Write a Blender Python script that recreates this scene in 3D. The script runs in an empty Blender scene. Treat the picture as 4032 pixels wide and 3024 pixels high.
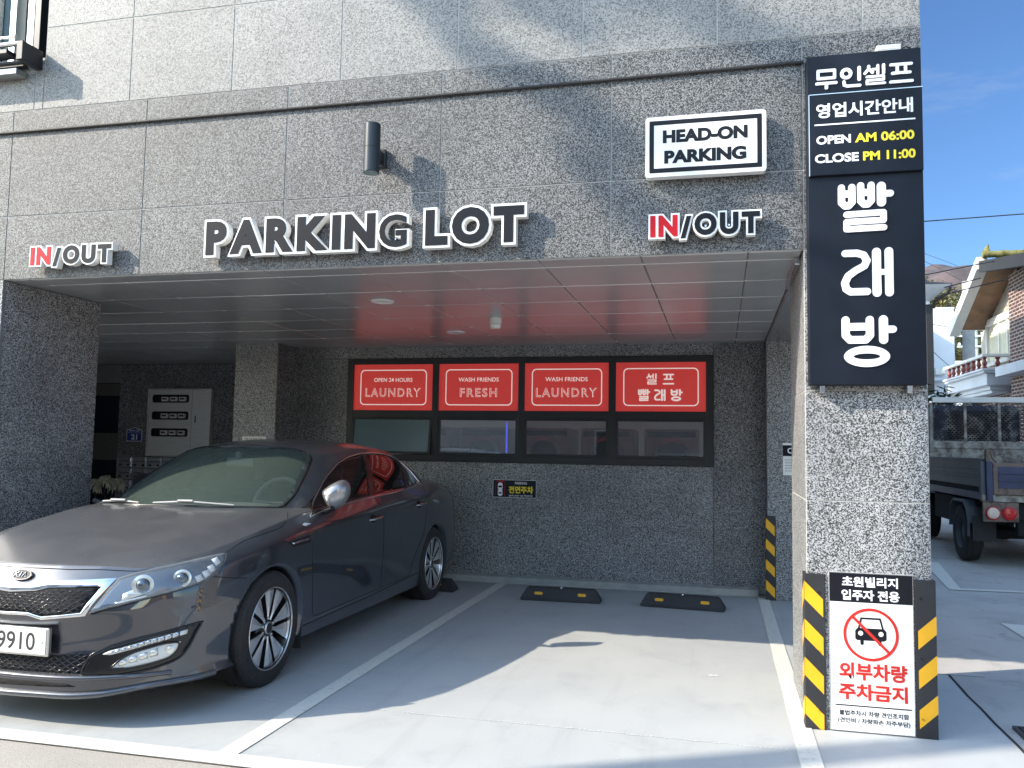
import bpy, bmesh, math, random
from mathutils import Vector, Matrix, Euler
from mathutils.bvhtree import BVHTree
R = math.radians
random.seed(7)
SC = bpy.context.scene
COL = SC.collection

# ------------------------------------------------------------------ camera
cam_d = bpy.data.cameras.new('camera')
cam = bpy.data.objects.new('camera', cam_d)
COL.objects.link(cam)
SC.camera = cam
YAW, PITCH, ROLL = R(13.134), R(4.177), R(0.870)
fw = Vector((-math.sin(YAW)*math.cos(PITCH), math.cos(YAW)*math.cos(PITCH), math.sin(PITCH)))
rt = Vector((math.cos(YAW), math.sin(YAW), 0))
up = rt.cross(fw)
rt2 = rt*math.cos(ROLL) + up*math.sin(ROLL)
up2 = -rt*math.sin(ROLL) + up*math.cos(ROLL)
mw = Matrix((( rt2.x, up2.x, -fw.x, 0), (rt2.y, up2.y, -fw.y, 0), (rt2.z, up2.z, -fw.z, 1.41), (0, 0, 0, 1)))
cam.matrix_world = mw
cam_d.sensor_width = 36.0
cam_d.lens = 3200/4032*36
cam_d.shift_x = -74.15/4032
cam_d.shift_y = 10.8/4032
cam_d.clip_start = 0.05
cam_d.clip_end = 4000

# ------------------------------------------------------------------ sky and sun
SUN_TO = Vector((1.425, 0.731, -1.0)).normalized()      # direction the light travels
elev = math.asin(-SUN_TO.z)
az = math.atan2(-SUN_TO.x, -SUN_TO.y)                   # compass angle of the sun, from +Y towards +X
w = bpy.data.worlds.new('World'); SC.world = w; w.use_nodes = True
nt = w.node_tree
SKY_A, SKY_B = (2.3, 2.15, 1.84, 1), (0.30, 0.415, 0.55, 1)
sky = nt.nodes.new('ShaderNodeTexSky'); sky.sky_type = 'NISHITA'; sky.sun_disc = False
sky.sun_elevation = elev; sky.sun_rotation = az
sky.air_density = 1.0; sky.dust_density = 0.35; sky.ozone_density = 1.6; sky.altitude = 100
# sky tinted by direction: deep blue opposite the sun, brightened sunward as added fill
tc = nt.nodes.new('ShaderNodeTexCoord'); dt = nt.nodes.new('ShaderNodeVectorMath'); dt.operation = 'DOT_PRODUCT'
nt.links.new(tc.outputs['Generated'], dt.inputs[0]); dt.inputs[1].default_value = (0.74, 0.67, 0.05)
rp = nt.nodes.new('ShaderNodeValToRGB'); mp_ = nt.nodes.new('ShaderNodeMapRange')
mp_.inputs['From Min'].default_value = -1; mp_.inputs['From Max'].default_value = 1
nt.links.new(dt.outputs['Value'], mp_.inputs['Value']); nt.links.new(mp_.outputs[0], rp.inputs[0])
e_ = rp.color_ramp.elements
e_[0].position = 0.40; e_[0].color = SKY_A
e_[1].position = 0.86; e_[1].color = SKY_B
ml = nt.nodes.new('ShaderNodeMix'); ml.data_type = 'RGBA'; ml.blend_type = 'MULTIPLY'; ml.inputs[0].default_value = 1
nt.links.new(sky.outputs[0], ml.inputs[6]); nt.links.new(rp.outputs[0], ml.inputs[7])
cm = nt.nodes.new('ShaderNodeMapping'); cm.inputs['Rotation'].default_value = (0, 0.3, 0.5); cm.inputs['Scale'].default_value = (3.0, 9.0, 16.0)
nt.links.new(tc.outputs['Generated'], cm.inputs[0])
cn = nt.nodes.new('ShaderNodeTexNoise'); cn.inputs['Scale'].default_value = 1.0; cn.inputs['Detail'].default_value = 6; cn.inputs['Roughness'].default_value = 0.6; nt.links.new(cm.outputs[0], cn.inputs['Vector'])
cr_ = nt.nodes.new('ShaderNodeMapRange'); cr_.inputs['From Min'].default_value = 0.54; cr_.inputs['From Max'].default_value = 0.85; cr_.inputs['To Max'].default_value = 0.45
nt.links.new(cn.outputs['Fac'], cr_.inputs['Value'])
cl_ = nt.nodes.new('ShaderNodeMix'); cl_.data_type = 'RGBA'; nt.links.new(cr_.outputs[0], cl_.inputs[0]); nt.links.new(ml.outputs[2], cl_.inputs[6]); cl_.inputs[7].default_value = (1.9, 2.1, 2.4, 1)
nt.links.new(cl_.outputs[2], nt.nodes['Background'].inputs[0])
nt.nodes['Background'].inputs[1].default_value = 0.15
sun_d = bpy.data.lights.new('sun', 'SUN'); sun_d.energy = 3.2; sun_d.angle = R(0.53); sun_d.color = (1.0, 0.895, 0.74)
sun = bpy.data.objects.new('sun', sun_d); COL.objects.link(sun)
sun.rotation_euler = SUN_TO.to_track_quat('-Z', 'Y').to_euler()
SC.view_settings.view_transform = 'Standard'
SC.view_settings.look = 'None'
SC.view_settings.exposure = 1.27
SC.view_settings.gamma = 1.0
SC.view_settings.use_curve_mapping = False
SC.cycles.max_bounces = 10
SC.cycles.caustics_reflective = False
SC.cycles.caustics_refractive = False
SC.cycles.sample_clamp_indirect = 6.0

# ------------------------------------------------------------------ materials
MATS = {}
def srgb(r, g, b):
    f = lambda c: (c/255/12.92) if c/255 <= 0.04045 else ((c/255+0.055)/1.055)**2.4
    return (f(r), f(g), f(b), 1)
def new_mat(name):
    m = bpy.data.materials.new(name); m.use_nodes = True
    MATS[name] = m
    return m, m.node_tree, m.node_tree.nodes['Principled BSDF']
def N(t, typ, **kw):
    n = t.nodes.new(typ)
    for k, v in kw.items():
        if k.startswith('_'): setattr(n, k[1:], v)
        else: n.inputs[k.replace('__', ' ')].default_value = v
    return n
def coord(t, kind='Object'):
    return t.nodes.new('ShaderNodeTexCoord').outputs[kind]
def noise(t, scale, detail=3, rough=0.55, vec=None, dist=0.0):
    n = N(t, 'ShaderNodeTexNoise'); n.inputs['Scale'].default_value = scale
    n.inputs['Detail'].default_value = detail; n.inputs['Roughness'].default_value = rough
    n.inputs['Distortion'].default_value = dist
    t.links.new(vec if vec else coord(t), n.inputs['Vector'])
    return n.outputs['Fac']
def ramp(t, fac, stops, interp='LINEAR'):
    n = t.nodes.new('ShaderNodeValToRGB'); n.color_ramp.interpolation = interp
    el = n.color_ramp.elements
    while len(el) < len(stops): el.new(0.5)
    for e, (p, c) in zip(el, stops):
        e.position = p; e.color = c if len(c) == 4 else (*c, 1)
    t.links.new(fac, n.inputs[0])
    return n.outputs[0]
def mixc(t, fac, a, b, mode='MIX'):
    n = t.nodes.new('ShaderNodeMix'); n.data_type = 'RGBA'; n.blend_type = mode
    for sock, v in ((n.inputs[0], fac), (n.inputs[6], a), (n.inputs[7], b)):
        if isinstance(v, bpy.types.NodeSocket): t.links.new(v, sock)
        else: sock.default_value = v
    return n.outputs[2]
def mth(t, op, a, b=0.0):
    n = t.nodes.new('ShaderNodeMath'); n.operation = op
    for i, v in enumerate((a, b)):
        if isinstance(v, bpy.types.NodeSocket): t.links.new(v, n.inputs[i])
        else: n.inputs[i].default_value = v
    return n.outputs[0]
def bump(t, b, h, strength, dist=0.01):
    n = t.nodes.new('ShaderNodeBump'); n.inputs['Strength'].default_value = strength; n.inputs['Distance'].default_value = dist
    t.links.new(h, n.inputs['Height']); t.links.new(n.outputs[0], b.inputs['Normal'])
def plain(name, col, rough=0.5, metal=0.0, var=0.12, vscale=6, spec=0.5, coat=0.0, bmp=0.0, bscale=200):
    """one colour with a soft procedural mottling"""
    m, t, b = new_mat(name)
    c = col if len(col) == 4 else (*col, 1)
    f = noise(t, vscale, 4)
    lo = tuple(x*(1-var) for x in c[:3]); hi = tuple(min(1, x*(1+var)) for x in c[:3])
    t.links.new(ramp(t, f, [(0.3, lo), (0.7, hi)]), b.inputs['Base Color'])
    b.inputs['Roughness'].default_value = rough; b.inputs['Metallic'].default_value = metal
    b.inputs['Specular IOR Level'].default_value = spec; b.inputs['Coat Weight'].default_value = coat
    b.inputs['Coat Roughness'].default_value = 0.04
    if bmp: bump(t, b, noise(t, bscale, 2), bmp)
    return m
def granite(name, dark, mid, light, p1, p2, scale, rough=0.55, tint=(1, 1, 1), big=0.25):
    m, t, b = new_mat(name)
    co = coord(t)
    warp = N(t, 'ShaderNodeTexNoise'); warp.inputs['Scale'].default_value = scale*0.6; warp.inputs['Detail'].default_value = 1
    t.links.new(co, warp.inputs['Vector'])
    add = t.nodes.new('ShaderNodeVectorMath'); add.operation = 'MULTIPLY_ADD'
    t.links.new(warp.outputs['Color'], add.inputs[0]); add.inputs[1].default_value = (1.3/scale,)*3
    t.links.new(co, add.inputs[2])
    v = N(t, 'ShaderNodeTexVoronoi'); v.inputs['Scale'].default_value = scale
    t.links.new(add.outputs[0], v.inputs['Vector'])
    sep = t.nodes.new('ShaderNodeSeparateColor'); t.links.new(v.outputs['Color'], sep.inputs[0])
    cl = noise(t, scale*0.8, 2, vec=co)
    val = mth(t, 'ADD', mth(t, 'MULTIPLY', sep.outputs[0], 0.6), mth(t, 'MULTIPLY', cl, 0.4))
    sc = lambda k: tuple(k*x for x in tint)
    c = ramp(t, val, [(0.0, sc(dark)), (p1-0.03, sc(dark)), (p1+0.03, sc(mid)), (p2-0.03, sc(mid)), (p2+0.03, sc(light)), (1.0, sc(light))])
    lg = ramp(t, noise(t, 1.6, 4, vec=co), [(0.3, (1-big,)*3), (0.7, (1+big*0.4,)*3)])
    c = mixc(t, 1.0, c, lg, 'MULTIPLY')
    at = t.nodes.new('ShaderNodeAttribute'); at.attribute_name = 'tone'
    c = mixc(t, 1.0, c, at.outputs['Color'], 'MULTIPLY')
    t.links.new(c, b.inputs['Base Color'])
    b.inputs['Roughness'].default_value = rough
    bump(t, b, val, 0.12, 0.002)
    return m

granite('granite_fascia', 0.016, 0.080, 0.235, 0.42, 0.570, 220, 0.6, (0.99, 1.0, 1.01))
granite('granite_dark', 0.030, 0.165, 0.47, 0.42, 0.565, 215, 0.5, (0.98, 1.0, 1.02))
granite('granite_polished', 0.03, 0.13, 0.38, 0.44, 0.60, 190, 0.22, (0.97, 1.0, 1.04))
granite('granite_light', 0.095, 0.20, 0.29, 0.36, 0.52, 175, 0.6, (1.0, 0.995, 0.97), 0.14)
plain('grout', (0.36, 0.36, 0.35), 0.8)
plain('grout_dark', (0.16, 0.16, 0.16), 0.8)
plain('black_frame', (0.012, 0.013, 0.015), 0.35, var=0.2)
plain('white_paint', (0.80, 0.80, 0.78), 0.45, var=0.04)
plain('sign_white', (0.82, 0.82, 0.80), 0.35, var=0.03)
plain('letter_white', (0.86, 0.86, 0.92), 0.4, var=0.03)
plain('letter_black', (0.009, 0.010, 0.014),  0.45, var=0.1, spec=0.18)
plain('sign_black', (0.012, 0.015, 0.024),  0.45, var=0.15, spec=0.18)
plain('sign_navy', (0.008, 0.011, 0.019),  0.45, var=0.2, spec=0.18)
plain('letter_red', (0.50, 0.010, 0.018), 0.5, var=0.05, spec=0.2)
plain('letter_yellow', (0.85, 0.68, 0.02), 0.4, var=0.04)
plain('steel', (0.62, 0.62, 0.60), 0.28, metal=1.0, var=0.06)
plain('chrome', (0.80, 0.80, 0.82), 0.07, metal=1.0, var=0.02)
plain('satin_metal', (0.55, 0.56, 0.58), 0.25, metal=1.0, var=0.05)
plain('rubber', (0.018, 0.018, 0.020), 0.75, var=0.25, vscale=30, bmp=0.15)
plain('guard_black', (0.020, 0.021, 0.024), 0.6, var=0.2, bmp=0.1)
plain('guard_yellow', (0.83, 0.42, 0.012), 0.5, var=0.08)
plain('navy_plate', (0.012, 0.026, 0.22), 0.35, var=0.08)
def film(name, col, glow, k):
    m = plain(name, col, 0.35, var=0.04); b = m.node_tree.nodes['Principled BSDF']
    b.inputs['Emission Color'].default_value = (*glow, 1); b.inputs['Emission Strength'].default_value = k
film('red_film', (0.62, 0.055, 0.050), (1.0, 0.075, 0.065), 0.115)      # translucent window film lit from inside the shop
film('film_white', (0.80, 0.80, 0.78), (1.0, 0.80, 0.74), 0.20)
plain('ink_dark', (0.03, 0.03, 0.035), 0.6, var=0.1)
plain('ink_red', (0.52, 0.028, 0.022), 0.6, var=0.05, spec=0.2)
plain('lamp_grey', (0.022, 0.028, 0.033), 0.35, metal=0.3, var=0.1)
plain('plastic_white', (0.75, 0.74, 0.70), 0.45, var=0.05)
plain('cable_black', (0.015, 0.014, 0.014), 0.6, var=0.2)
plain('grout_white', (0.50, 0.50, 0.47), 0.7, var=0.06)

# ------------------------------------------------------------------ mesh builder
class MB:
    def __init__(s): s.v = []; s.f = []; s.m = []; s.sm = []; s.tone = []
    def add(s, vs, fs, mi=0, smooth=False, tone=1.0):
        o = len(s.v); s.v += [tuple(p) for p in vs]
        for f in fs:
            s.f.append(tuple(i+o for i in f)); s.m.append(mi); s.sm.append(smooth); s.tone.append(tone)
        return s
    def box(s, x0, x1, y0, y1, z0, z1, mi=0, tone=1.0):
        vs = [(x, y, z) for z in (z0, z1) for y in (y0, y1) for x in (x0, x1)]
        return s.add(vs, [(0, 2, 3, 1), (4, 5, 7, 6), (0, 1, 5, 4), (2, 6, 7, 3), (0, 4, 6, 2), (1, 3, 7, 5)], mi, tone=tone)
    def cbox(s, x0, x1, y0, y1, z0, z1, c=0.004, mi=0, tone=1.0):
        """box with a chamfered edge all round"""
        bm = bmesh.new()
        vs = [bm.verts.new((x, y, z)) for z in (z0, z1) for y in (y0, y1) for x in (x0, x1)]
        for f in [(0, 2, 3, 1), (4, 5, 7, 6), (0, 1, 5, 4), (2, 6, 7, 3), (0, 4, 6, 2), (1, 3, 7, 5)]: bm.faces.new([vs[i] for i in f])
        bmesh.ops.bevel(bm, geom=bm.edges[:], offset=c, segments=2, affect='EDGES', profile=0.5)
        s.bm(bm, mi, tone=tone); return s
    def bm(s, bm, mi=0, smooth=False, tone=1.0, xf=None):
        bm.verts.index_update()
        s.add([(xf @ v.co) if xf else v.co for v in bm.verts], [[v.index for v in f.verts] for f in bm.faces], mi, smooth, tone); bm.free(); return s
    def prism(s, poly, fn, mi=0, side_mi=None, back=True):
        """poly of 2D points; fn(a, b, k) -> 3D for k = 0 (back) and 1 (front)"""
        n = len(poly)
        o = [fn(a, b, 0) for a, b in poly] + [fn(a, b, 1) for a, b in poly]
        s.add(o, [tuple(range(n, 2*n))] + ([tuple(range(n-1, -1, -1))] if back else []), mi)
        s.add(o, [(i, (i+1) % n, n+(i+1) % n, n+i) for i in range(n)], mi if side_mi is None else side_mi)
        return s
    def tube(s, pts, r, seg=8, mi=0, caps=True, smooth=True, closed=False):
        pts = [Vector(p) for p in pts]; n = len(pts)
        rr = r if isinstance(r, (list, tuple)) else [r]*n
        rings = []; ref = None
        for i, p in enumerate(pts):
            a = pts[i-1] if i else (pts[-1] if closed else pts[0]); b = pts[i+1] if i < n-1 else (pts[0] if closed else pts[-1])
            t = (b-a).normalized()
            if ref is None: ref = Vector((0, 0, 1)) if abs(t.z) < 0.9 else Vector((1, 0, 0))
            x = (ref - t*ref.dot(t))
            if x.length < 1e-5: x = t.orthogonal()
            x.normalize(); ref = x; y = t.cross(x)
            rings.append([p + (x*math.cos(2*math.pi*k/seg) + y*math.sin(2*math.pi*k/seg))*rr[i] for k in range(seg)])
        vs = [q for ring in rings for q in ring]; fs = []
        for i in range(n if closed else n-1):
            j = (i+1) % n
            for k in range(seg): fs.append((i*seg+k, i*seg+(k+1) % seg, j*seg+(k+1) % seg, j*seg+k))
        s.add(vs, fs, mi, smooth)
        if caps and not closed: s.add(vs, [tuple(range(seg-1, -1, -1)), tuple((n-1)*seg+k for k in range(seg))], mi)
        return s
    def lathe(s, prof, xf=None, seg=48, mi=0, smooth=True, mis=None):
        """prof: list of (r, h) revolved round local Z"""
        xf = xf or Matrix()
        n = len(prof); vs = []
        for k in range(seg):
            a = 2*math.pi*k/seg
            for r, h in prof: vs.append(xf @ Vector((r*math.cos(a), r*math.sin(a), h)))
        for i in range(n-1):
            fs = [(k*n+i, ((k+1) % seg)*n+i, ((k+1) % seg)*n+i+1, k*n+i+1) for k in range(seg)]
            s.add(vs, fs, mis[i] if mis else mi, smooth)
        return s
    def text(s, body, x0, x1, z0, z1, fn, bold=0.0, ext=0.0, mi=0, keep=False, spacing=1.0):
        """lettering fitted into the box x0..x1, z0..z1; fn(x, z, d) -> 3D where d is height off the face"""
        vs, fs = text_mesh(body, bold, ext, spacing)
        a0 = min(v[0] for v in vs); a1 = max(v[0] for v in vs); b0 = min(v[1] for v in vs); b1 = max(v[1] for v in vs)
        sx = (x1-x0)/(a1-a0); sz = (z1-z0)/(b1-b0)
        if keep: sx = sz = min(sx, sz)
        cx, cz = (x0+x1)/2, (z0+z1)/2
        s.add([fn(cx+(v[0]-(a0+a1)/2)*sx, cz+(v[1]-(b0+b1)/2)*sz, v[2]) for v in vs], fs, mi); return s
    def build(s, name, mats, parent=None, bevel=0.0, auto=None, angle=35):
        me = bpy.data.meshes.new(name)
        me.from_pydata(s.v, [], s.f); me.validate(clean_customdata=False)
        mats = mats if isinstance(mats, (list, tuple)) else [mats]
        for m in mats: me.materials.append(MATS[m] if isinstance(m, str) else m)
        if len(me.polygons) == len(s.f):
            me.polygons.foreach_set('material_index', s.m); me.polygons.foreach_set('use_smooth', s.sm)
        ca = me.color_attributes.new('tone', 'FLOAT_COLOR', 'CORNER')
        if len(me.polygons) == len(s.f):
            for p in me.polygons:
                t = s.tone[p.index]
                for li in p.loop_indices: ca.data[li].color = (t, t, t, 1)
        else:
            for d in ca.data: d.color = (1, 1, 1, 1)
        me.update()
        o = bpy.data.objects.new(name, me); COL.objects.link(o)
        if parent: put(o, parent)
        if bevel:
            b = o.modifiers.new('bevel', 'BEVEL'); b.width = bevel; b.segments = 2; b.limit_method = 'ANGLE'; b.angle_limit = R(angle)
        return o
def put(o, parent):
    """parent without moving: meshes are written in world coordinates unless the thing is built round its own origin"""
    o.parent = parent
    o.matrix_parent_inverse = world_of(parent).inverted()
def world_of(o):
    m = o.matrix_basis.copy()
    return (world_of(o.parent) @ o.matrix_parent_inverse @ m) if o.parent else m
_tc = {}
def text_mesh(body, bold, ext, spacing):
    k = (body, bold, ext, spacing)
    if k not in _tc:
        c = bpy.data.curves.new('t', 'FONT'); c.body = body; c.offset = bold; c.resolution_u = 4; c.space_character = spacing
        c.extrude = 0; c.align_x = 'CENTER'; c.space_line = 1.1
        o = bpy.data.objects.new('t', c); COL.objects.link(o)
        bpy.context.view_layer.update()
        me = bpy.data.meshes.new_from_object(o.evaluated_get(bpy.context.evaluated_depsgraph_get()))
        if ext:
            bm = bmesh.new(); bm.from_mesh(me)
            r = bmesh.ops.extrude_face_region(bm, geom=bm.faces[:])
            for e in r['geom']:
                if isinstance(e, bmesh.types.BMVert): e.co.z += ext
            bmesh.ops.recalc_face_normals(bm, faces=bm.faces[:])
            bm.to_mesh(me); bm.free()
        _tc[k] = ([tuple(v.co) for v in me.vertices], [tuple(p.vertices) for p in me.polygons])
        bpy.data.objects.remove(o); bpy.data.meshes.remove(me); bpy.data.curves.remove(c)
    return _tc[k]
def tag(o, label=None, cat=None, group=None, kind=None):
    if label: o['label'] = label
    if cat: o['category'] = cat
    if group: o['group'] = group
    if kind: o['kind'] = kind
    return o
def thing(name, label, cat, loc=(0, 0, 0), rz=0.0, group=None):
    o = bpy.data.objects.new(name, None); COL.objects.link(o)
    o.location = loc; o.rotation_euler = (0, 0, rz); o.empty_display_size = 0.1
    return tag(o, label, cat, group)
def copy_tree(o, parent=None):
    c = o.copy(); COL.objects.link(c)
    if parent: c.parent = parent
    for ch in list(o.children): copy_tree(ch, c)
    return c
def wall_fn(y, k=1.0):
    """text plane facing -Y at depth y"""
    return lambda x, z, d: (x, y - d*k, z)
def stroke(pts, t, joints=6):
    """thick round-ended 2D line as a list of polygons that do not overlap much"""
    pts = [Vector(p) for p in pts]; L = []; Rr = []; h = t/2
    n = len(pts)
    for i, p in enumerate(pts):
        d0 = (pts[i]-pts[i-1]).normalized() if i else (pts[1]-pts[0]).normalized()
        d1 = (pts[i+1]-pts[i]).normalized() if i < n-1 else d0
        n0 = Vector((-d0.y, d0.x)); n1 = Vector((-d1.y, d1.x))
        m = (n0+n1)
        if m.length < 1e-6: m = n0
        m.normalize(); c = max(0.35, m.dot(n0))
        crs = d0.x*d1.y - d0.y*d1.x
        out = []
        a0 = math.atan2(n0.y, n0.x); a1 = math.atan2(n1.y, n1.x)
        da = (a1-a0+math.pi) % (2*math.pi) - math.pi
        arc = [a0+da*k/joints for k in range(joints+1)] if abs(da) > 0.05 else [a0+da/2]
        if crs >= 0:      # left turn: right side is outer
            L.append(p+m*(h/c)); Rr += [p-Vector((math.cos(a), math.sin(a)))*h for a in arc]
        else:
            Rr.append(p-m*(h/c)); L += [p+Vector((math.cos(a), math.sin(a)))*h for a in arc]
    def cap(p, d):
        a = math.atan2(d.y, d.x)
        return [p+Vector((math.cos(a+k), math.sin(a+k)))*h for k in [math.pi/2*(1-2*j/8) for j in range(1, 8)]]
    poly = L + cap(pts[-1], pts[-1]-pts[-2]) + Rr[::-1] + cap(pts[0], pts[0]-pts[1])
    return [(q.x, q.y) for q in poly]
def tri_poly(poly):
    from mathutils.geometry import tessellate_polygon
    return tessellate_polygon([[Vector((a, b, 0)) for a, b in poly]])
# rounded sign-lettering strokes (unit boxes, y up)
GL = {
 '무': [([(.14, .56), (.14, .90), (.86, .90), (.86, .56)], .15), ([(.14, .54), (.86, .54)], .15), ([(.08, .30), (.92, .30)], .15), ([(.5, .30), (.5, .08)], .16)],
 '인': [('ring', .31, .68, .28, .27, .15), ([(.90, .92), (.90, .36)], .16), ([(.20, .30), (.22, .14), (.34, .08), (.92, .08)], .15)],
 '셀': [([(.24, .92), (.24, .80), (.08, .60)], .14), ([(.24, .80), (.40, .62)], .14), ([(.40, .76), (.60, .76)], .12), ([(.62, .92), (.62, .56)], .13), ([(.86, .93), (.86, .56)], .14),
       ([(.16, .42), (.86, .42), (.86, .25), (.16, .25), (.16, .08), (.90, .08)], .115)],
 '프': [([(.08, .91), (.92, .91)], .15), ([(.34, .91), (.34, .50), (.68, .50), (.68, .91)], .15), ([(.14, .50), (.86, .50)], .15), ([(.06, .09), (.94, .09)], .15)],
}
def px_glyph(box, strokes, th):
    x0, y0, x1, y1 = box; W, H = x1-x0, y1-y0
    out = []
    for st in strokes:
        if st[0] == 'ring': out.append(('ring', (st[1]-x0)/W, (y1-st[2])/H, st[3]/W, st[4]/H, st[5], st[6]/W, st[7]/H))
        else: out.append(([((x-x0)/W, (y1-y)/H) for x, y in st[0]], st[1]/H))
    return out
GL['빨'] = px_glyph((330, 1020, 695, 1355), [
  ([(355, 1048), (355, 1150), (378, 1174), (400, 1174), (423, 1150), (423, 1048)], 50), ([(355, 1092), (423, 1092)], 52),
  ([(480, 1040), (480, 1144), (503, 1168), (525, 1168), (548, 1144), (548, 1040)], 50), ([(480, 1088), (548, 1088)], 52),
  ([(613, 1050), (613, 1160)], 62), ([(613, 1102), (670, 1102)], 50),
  ([(386, 1233), (624, 1227), (624, 1279), (386, 1283), (386, 1332), (626, 1328)], 45)], 50)
GL['래'] = px_glyph((350, 1450, 690, 1783), [
  ([(380, 1486), (455, 1486), (498, 1500), (518, 1536), (502, 1572), (445, 1602), (398, 1636), (376, 1682), (384, 1722), (412, 1742), (518, 1742)], 52),
  ([(580, 1482), (580, 1752)], 60), ([(658, 1480), (658, 1752)], 58), ([(580, 1616), (658, 1616)], 42)], 50)
GL['방'] = px_glyph((355, 398, 715, 740), [
  ([(384, 427), (384, 530), (412, 560), (513, 560), (541, 530), (541, 427)], 56), ([(384, 473), (541, 473)], 56),
  ([(628, 427), (628, 562)], 62), ([(628, 493), (688, 493)], 54),
  ('ring', 519, 671, 148, 70, 0, 86, 20)], 50)
def add_glyph(mb, ch, x0, x1, z0, z1, y, mi=0, depth=0.004):
    """stroke lettering standing off a face at depth y, facing -Y; strokes differ by a hair so they never share a plane"""
    W, H = x1-x0, z1-z0; k = 0
    for st in GL[ch]:
        yf = y - depth - 0.0004*k; k += 1
        if st[0] == 'ring':
            if len(st) == 6: _, cx, cz, rx, rz, t = st; W2 = W; ax, bx = rx*W, rz*H; tt = t*H/2; ro = (ax+tt*0, bx+tt*0); ri = (ax-t*H, bx-t*H)
            else: _, cx, cz, rx, rz, t, ix, iz = st; ro = (rx*W, rz*H); ri = (ix*W, iz*H)
            n = 32; vs = []
            for j in range(n):
                a = 2*math.pi*j/n; ca, sa = math.cos(a), math.sin(a)
                for (rx_, rz_), yy in ((ro, yf), (ri, yf), (ro, y), (ri, y)): vs.append((x0+cx*W+rx_*ca, yy, z0+cz*H+rz_*sa))
            fs = []
            for j in range(n):
                b = ((j+1) % n)*4; a = j*4
                fs += [(a, b, b+1, a+1), (a+2, b+2, b, a), (a+1, b+1, b+3, a+3)]
            mb.add(vs, fs, mi)
        else:
            pts, t = st
            poly = stroke([(x*W, z*H) for x, z in pts], t*H*.9)
            tr = tri_poly(poly); n = len(poly)
            vs = [(x0+a, yf, z0+b) for a, b in poly] + [(x0+a, y, z0+b) for a, b in poly]
            mb.add(vs, [tuple(f) for f in tr] + [(i, (i+1) % n, n+(i+1) % n, n+i) for i in range(n)], mi)
def rrect(x0, x1, z0, z1, r, n=6):
    out = []
    for cx, cz, a in ((x1-r, z1-r, 0), (x0+r, z1-r, 90), (x0+r, z0+r, 180), (x1-r, z0+r, 270)):
        for k in range(n+1):
            t = R(a+90*k/n); out.append((cx+r*math.cos(t), cz+r*math.sin(t)))
    return out
def ring2(mb, outer, inner, y, mi=0, d=0.0):
    """flat frame between two outlines of equal point count, facing -Y"""
    n = len(outer)
    vs = [(a, y, b) for a, b in outer] + [(a, y, b) for a, b in inner]
    mb.add(vs, [(i, (i+1) % n, n+(i+1) % n, n+i) for i in range(n)], mi)
    if d:
        vs = [(a, y, b) for a, b in outer] + [(a, y+d, b) for a, b in outer]
        mb.add(vs, [(i, (i+1) % n, n+(i+1) % n, n+i) for i in range(n)], mi)
# ------------------------------------------------------------------ ground materials
m, t, b = new_mat('parking_floor')
co = coord(t)
base = ramp(t, noise(t, 0.9, 6, 0.6, co), [(0.25, (0.40, 0.42, 0.425)), (0.5, (0.445, 0.46, 0.455)), (0.8, (0.485, 0.49, 0.475))])
stain = ramp(t, noise(t, 3.3, 8, 0.7, co, 0.6), [(0.52, (1, 1, 1)), (0.66, (0.91, 0.915, 0.915)), (0.78, (0.96, 0.96, 0.955))])
c = mixc(t, 1.0, base, stain, 'MULTIPLY')
sp = ramp(t, noise(t, 42, 3, 0.6, co), [(0.70, (0, 0, 0)), (0.76, (1, 1, 1))])
c = mixc(t, mth(t, 'MULTIPLY', sp, 0.25), c, (0.62, 0.61, 0.57, 1))
dk = ramp(t, noise(t, 23, 2, 0.6, co), [(0.76, (0, 0, 0)), (0.79, (1, 1, 1))])
c = mixc(t, mth(t, 'MULTIPLY', dk, 0.35), c, (0.20, 0.20, 0.20, 1))
mpn = t.nodes.new('ShaderNodeMapping'); mpn.inputs['Scale'].default_value = (7, 0.45, 1); t.links.new(co, mpn.inputs[0])
tyre = ramp(t, noise(t, 1.0, 4, 0.6, mpn.outputs[0]), [(0.56, (1, 1, 1)), (0.70, (0.925, 0.925, 0.925))])          # worn wheel tracks along the bay
c = mixc(t, 1.0, c, tyre, 'MULTIPLY')
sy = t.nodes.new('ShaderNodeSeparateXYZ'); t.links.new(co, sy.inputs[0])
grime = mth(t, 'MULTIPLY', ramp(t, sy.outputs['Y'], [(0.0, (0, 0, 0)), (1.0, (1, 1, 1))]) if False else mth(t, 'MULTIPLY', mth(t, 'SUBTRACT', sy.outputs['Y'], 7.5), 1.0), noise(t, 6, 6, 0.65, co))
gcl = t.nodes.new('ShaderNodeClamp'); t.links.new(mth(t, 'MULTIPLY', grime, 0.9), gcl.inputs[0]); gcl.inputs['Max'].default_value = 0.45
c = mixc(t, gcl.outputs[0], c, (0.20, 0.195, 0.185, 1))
t.links.new(c, b.inputs['Base Color'])
t.links.new(ramp(t, noise(t, 2.2, 5, 0.6, co), [(0.3, (0.50,)*3), (0.7, (0.72,)*3)]), b.inputs['Roughness'])
bump(t, b, noise(t, 160, 3, 0.6, co), 0.10, 0.004)

m, t, b = new_mat('road_concrete')
co = coord(t)
v = noise(t, 190, 3, 0.7, co)
c = ramp(t, v, [(0.30, (0.24, 0.21, 0.18)), (0.46, (0.42, 0.385, 0.34)), (0.62, (0.54, 0.50, 0.45)), (0.8, (0.66, 0.63, 0.58))])
c = mixc(t, 1.0, c, ramp(t, noise(t, 1.3, 6, 0.6, co), [(0.3, (0.82, 0.82, 0.82)), (0.7, (1, 1, 1))]), 'MULTIPLY')
t.links.new(c, b.inputs['Base Color']); b.inputs['Roughness'].default_value = 0.85
bump(t, b, v, 0.5, 0.006)

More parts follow.
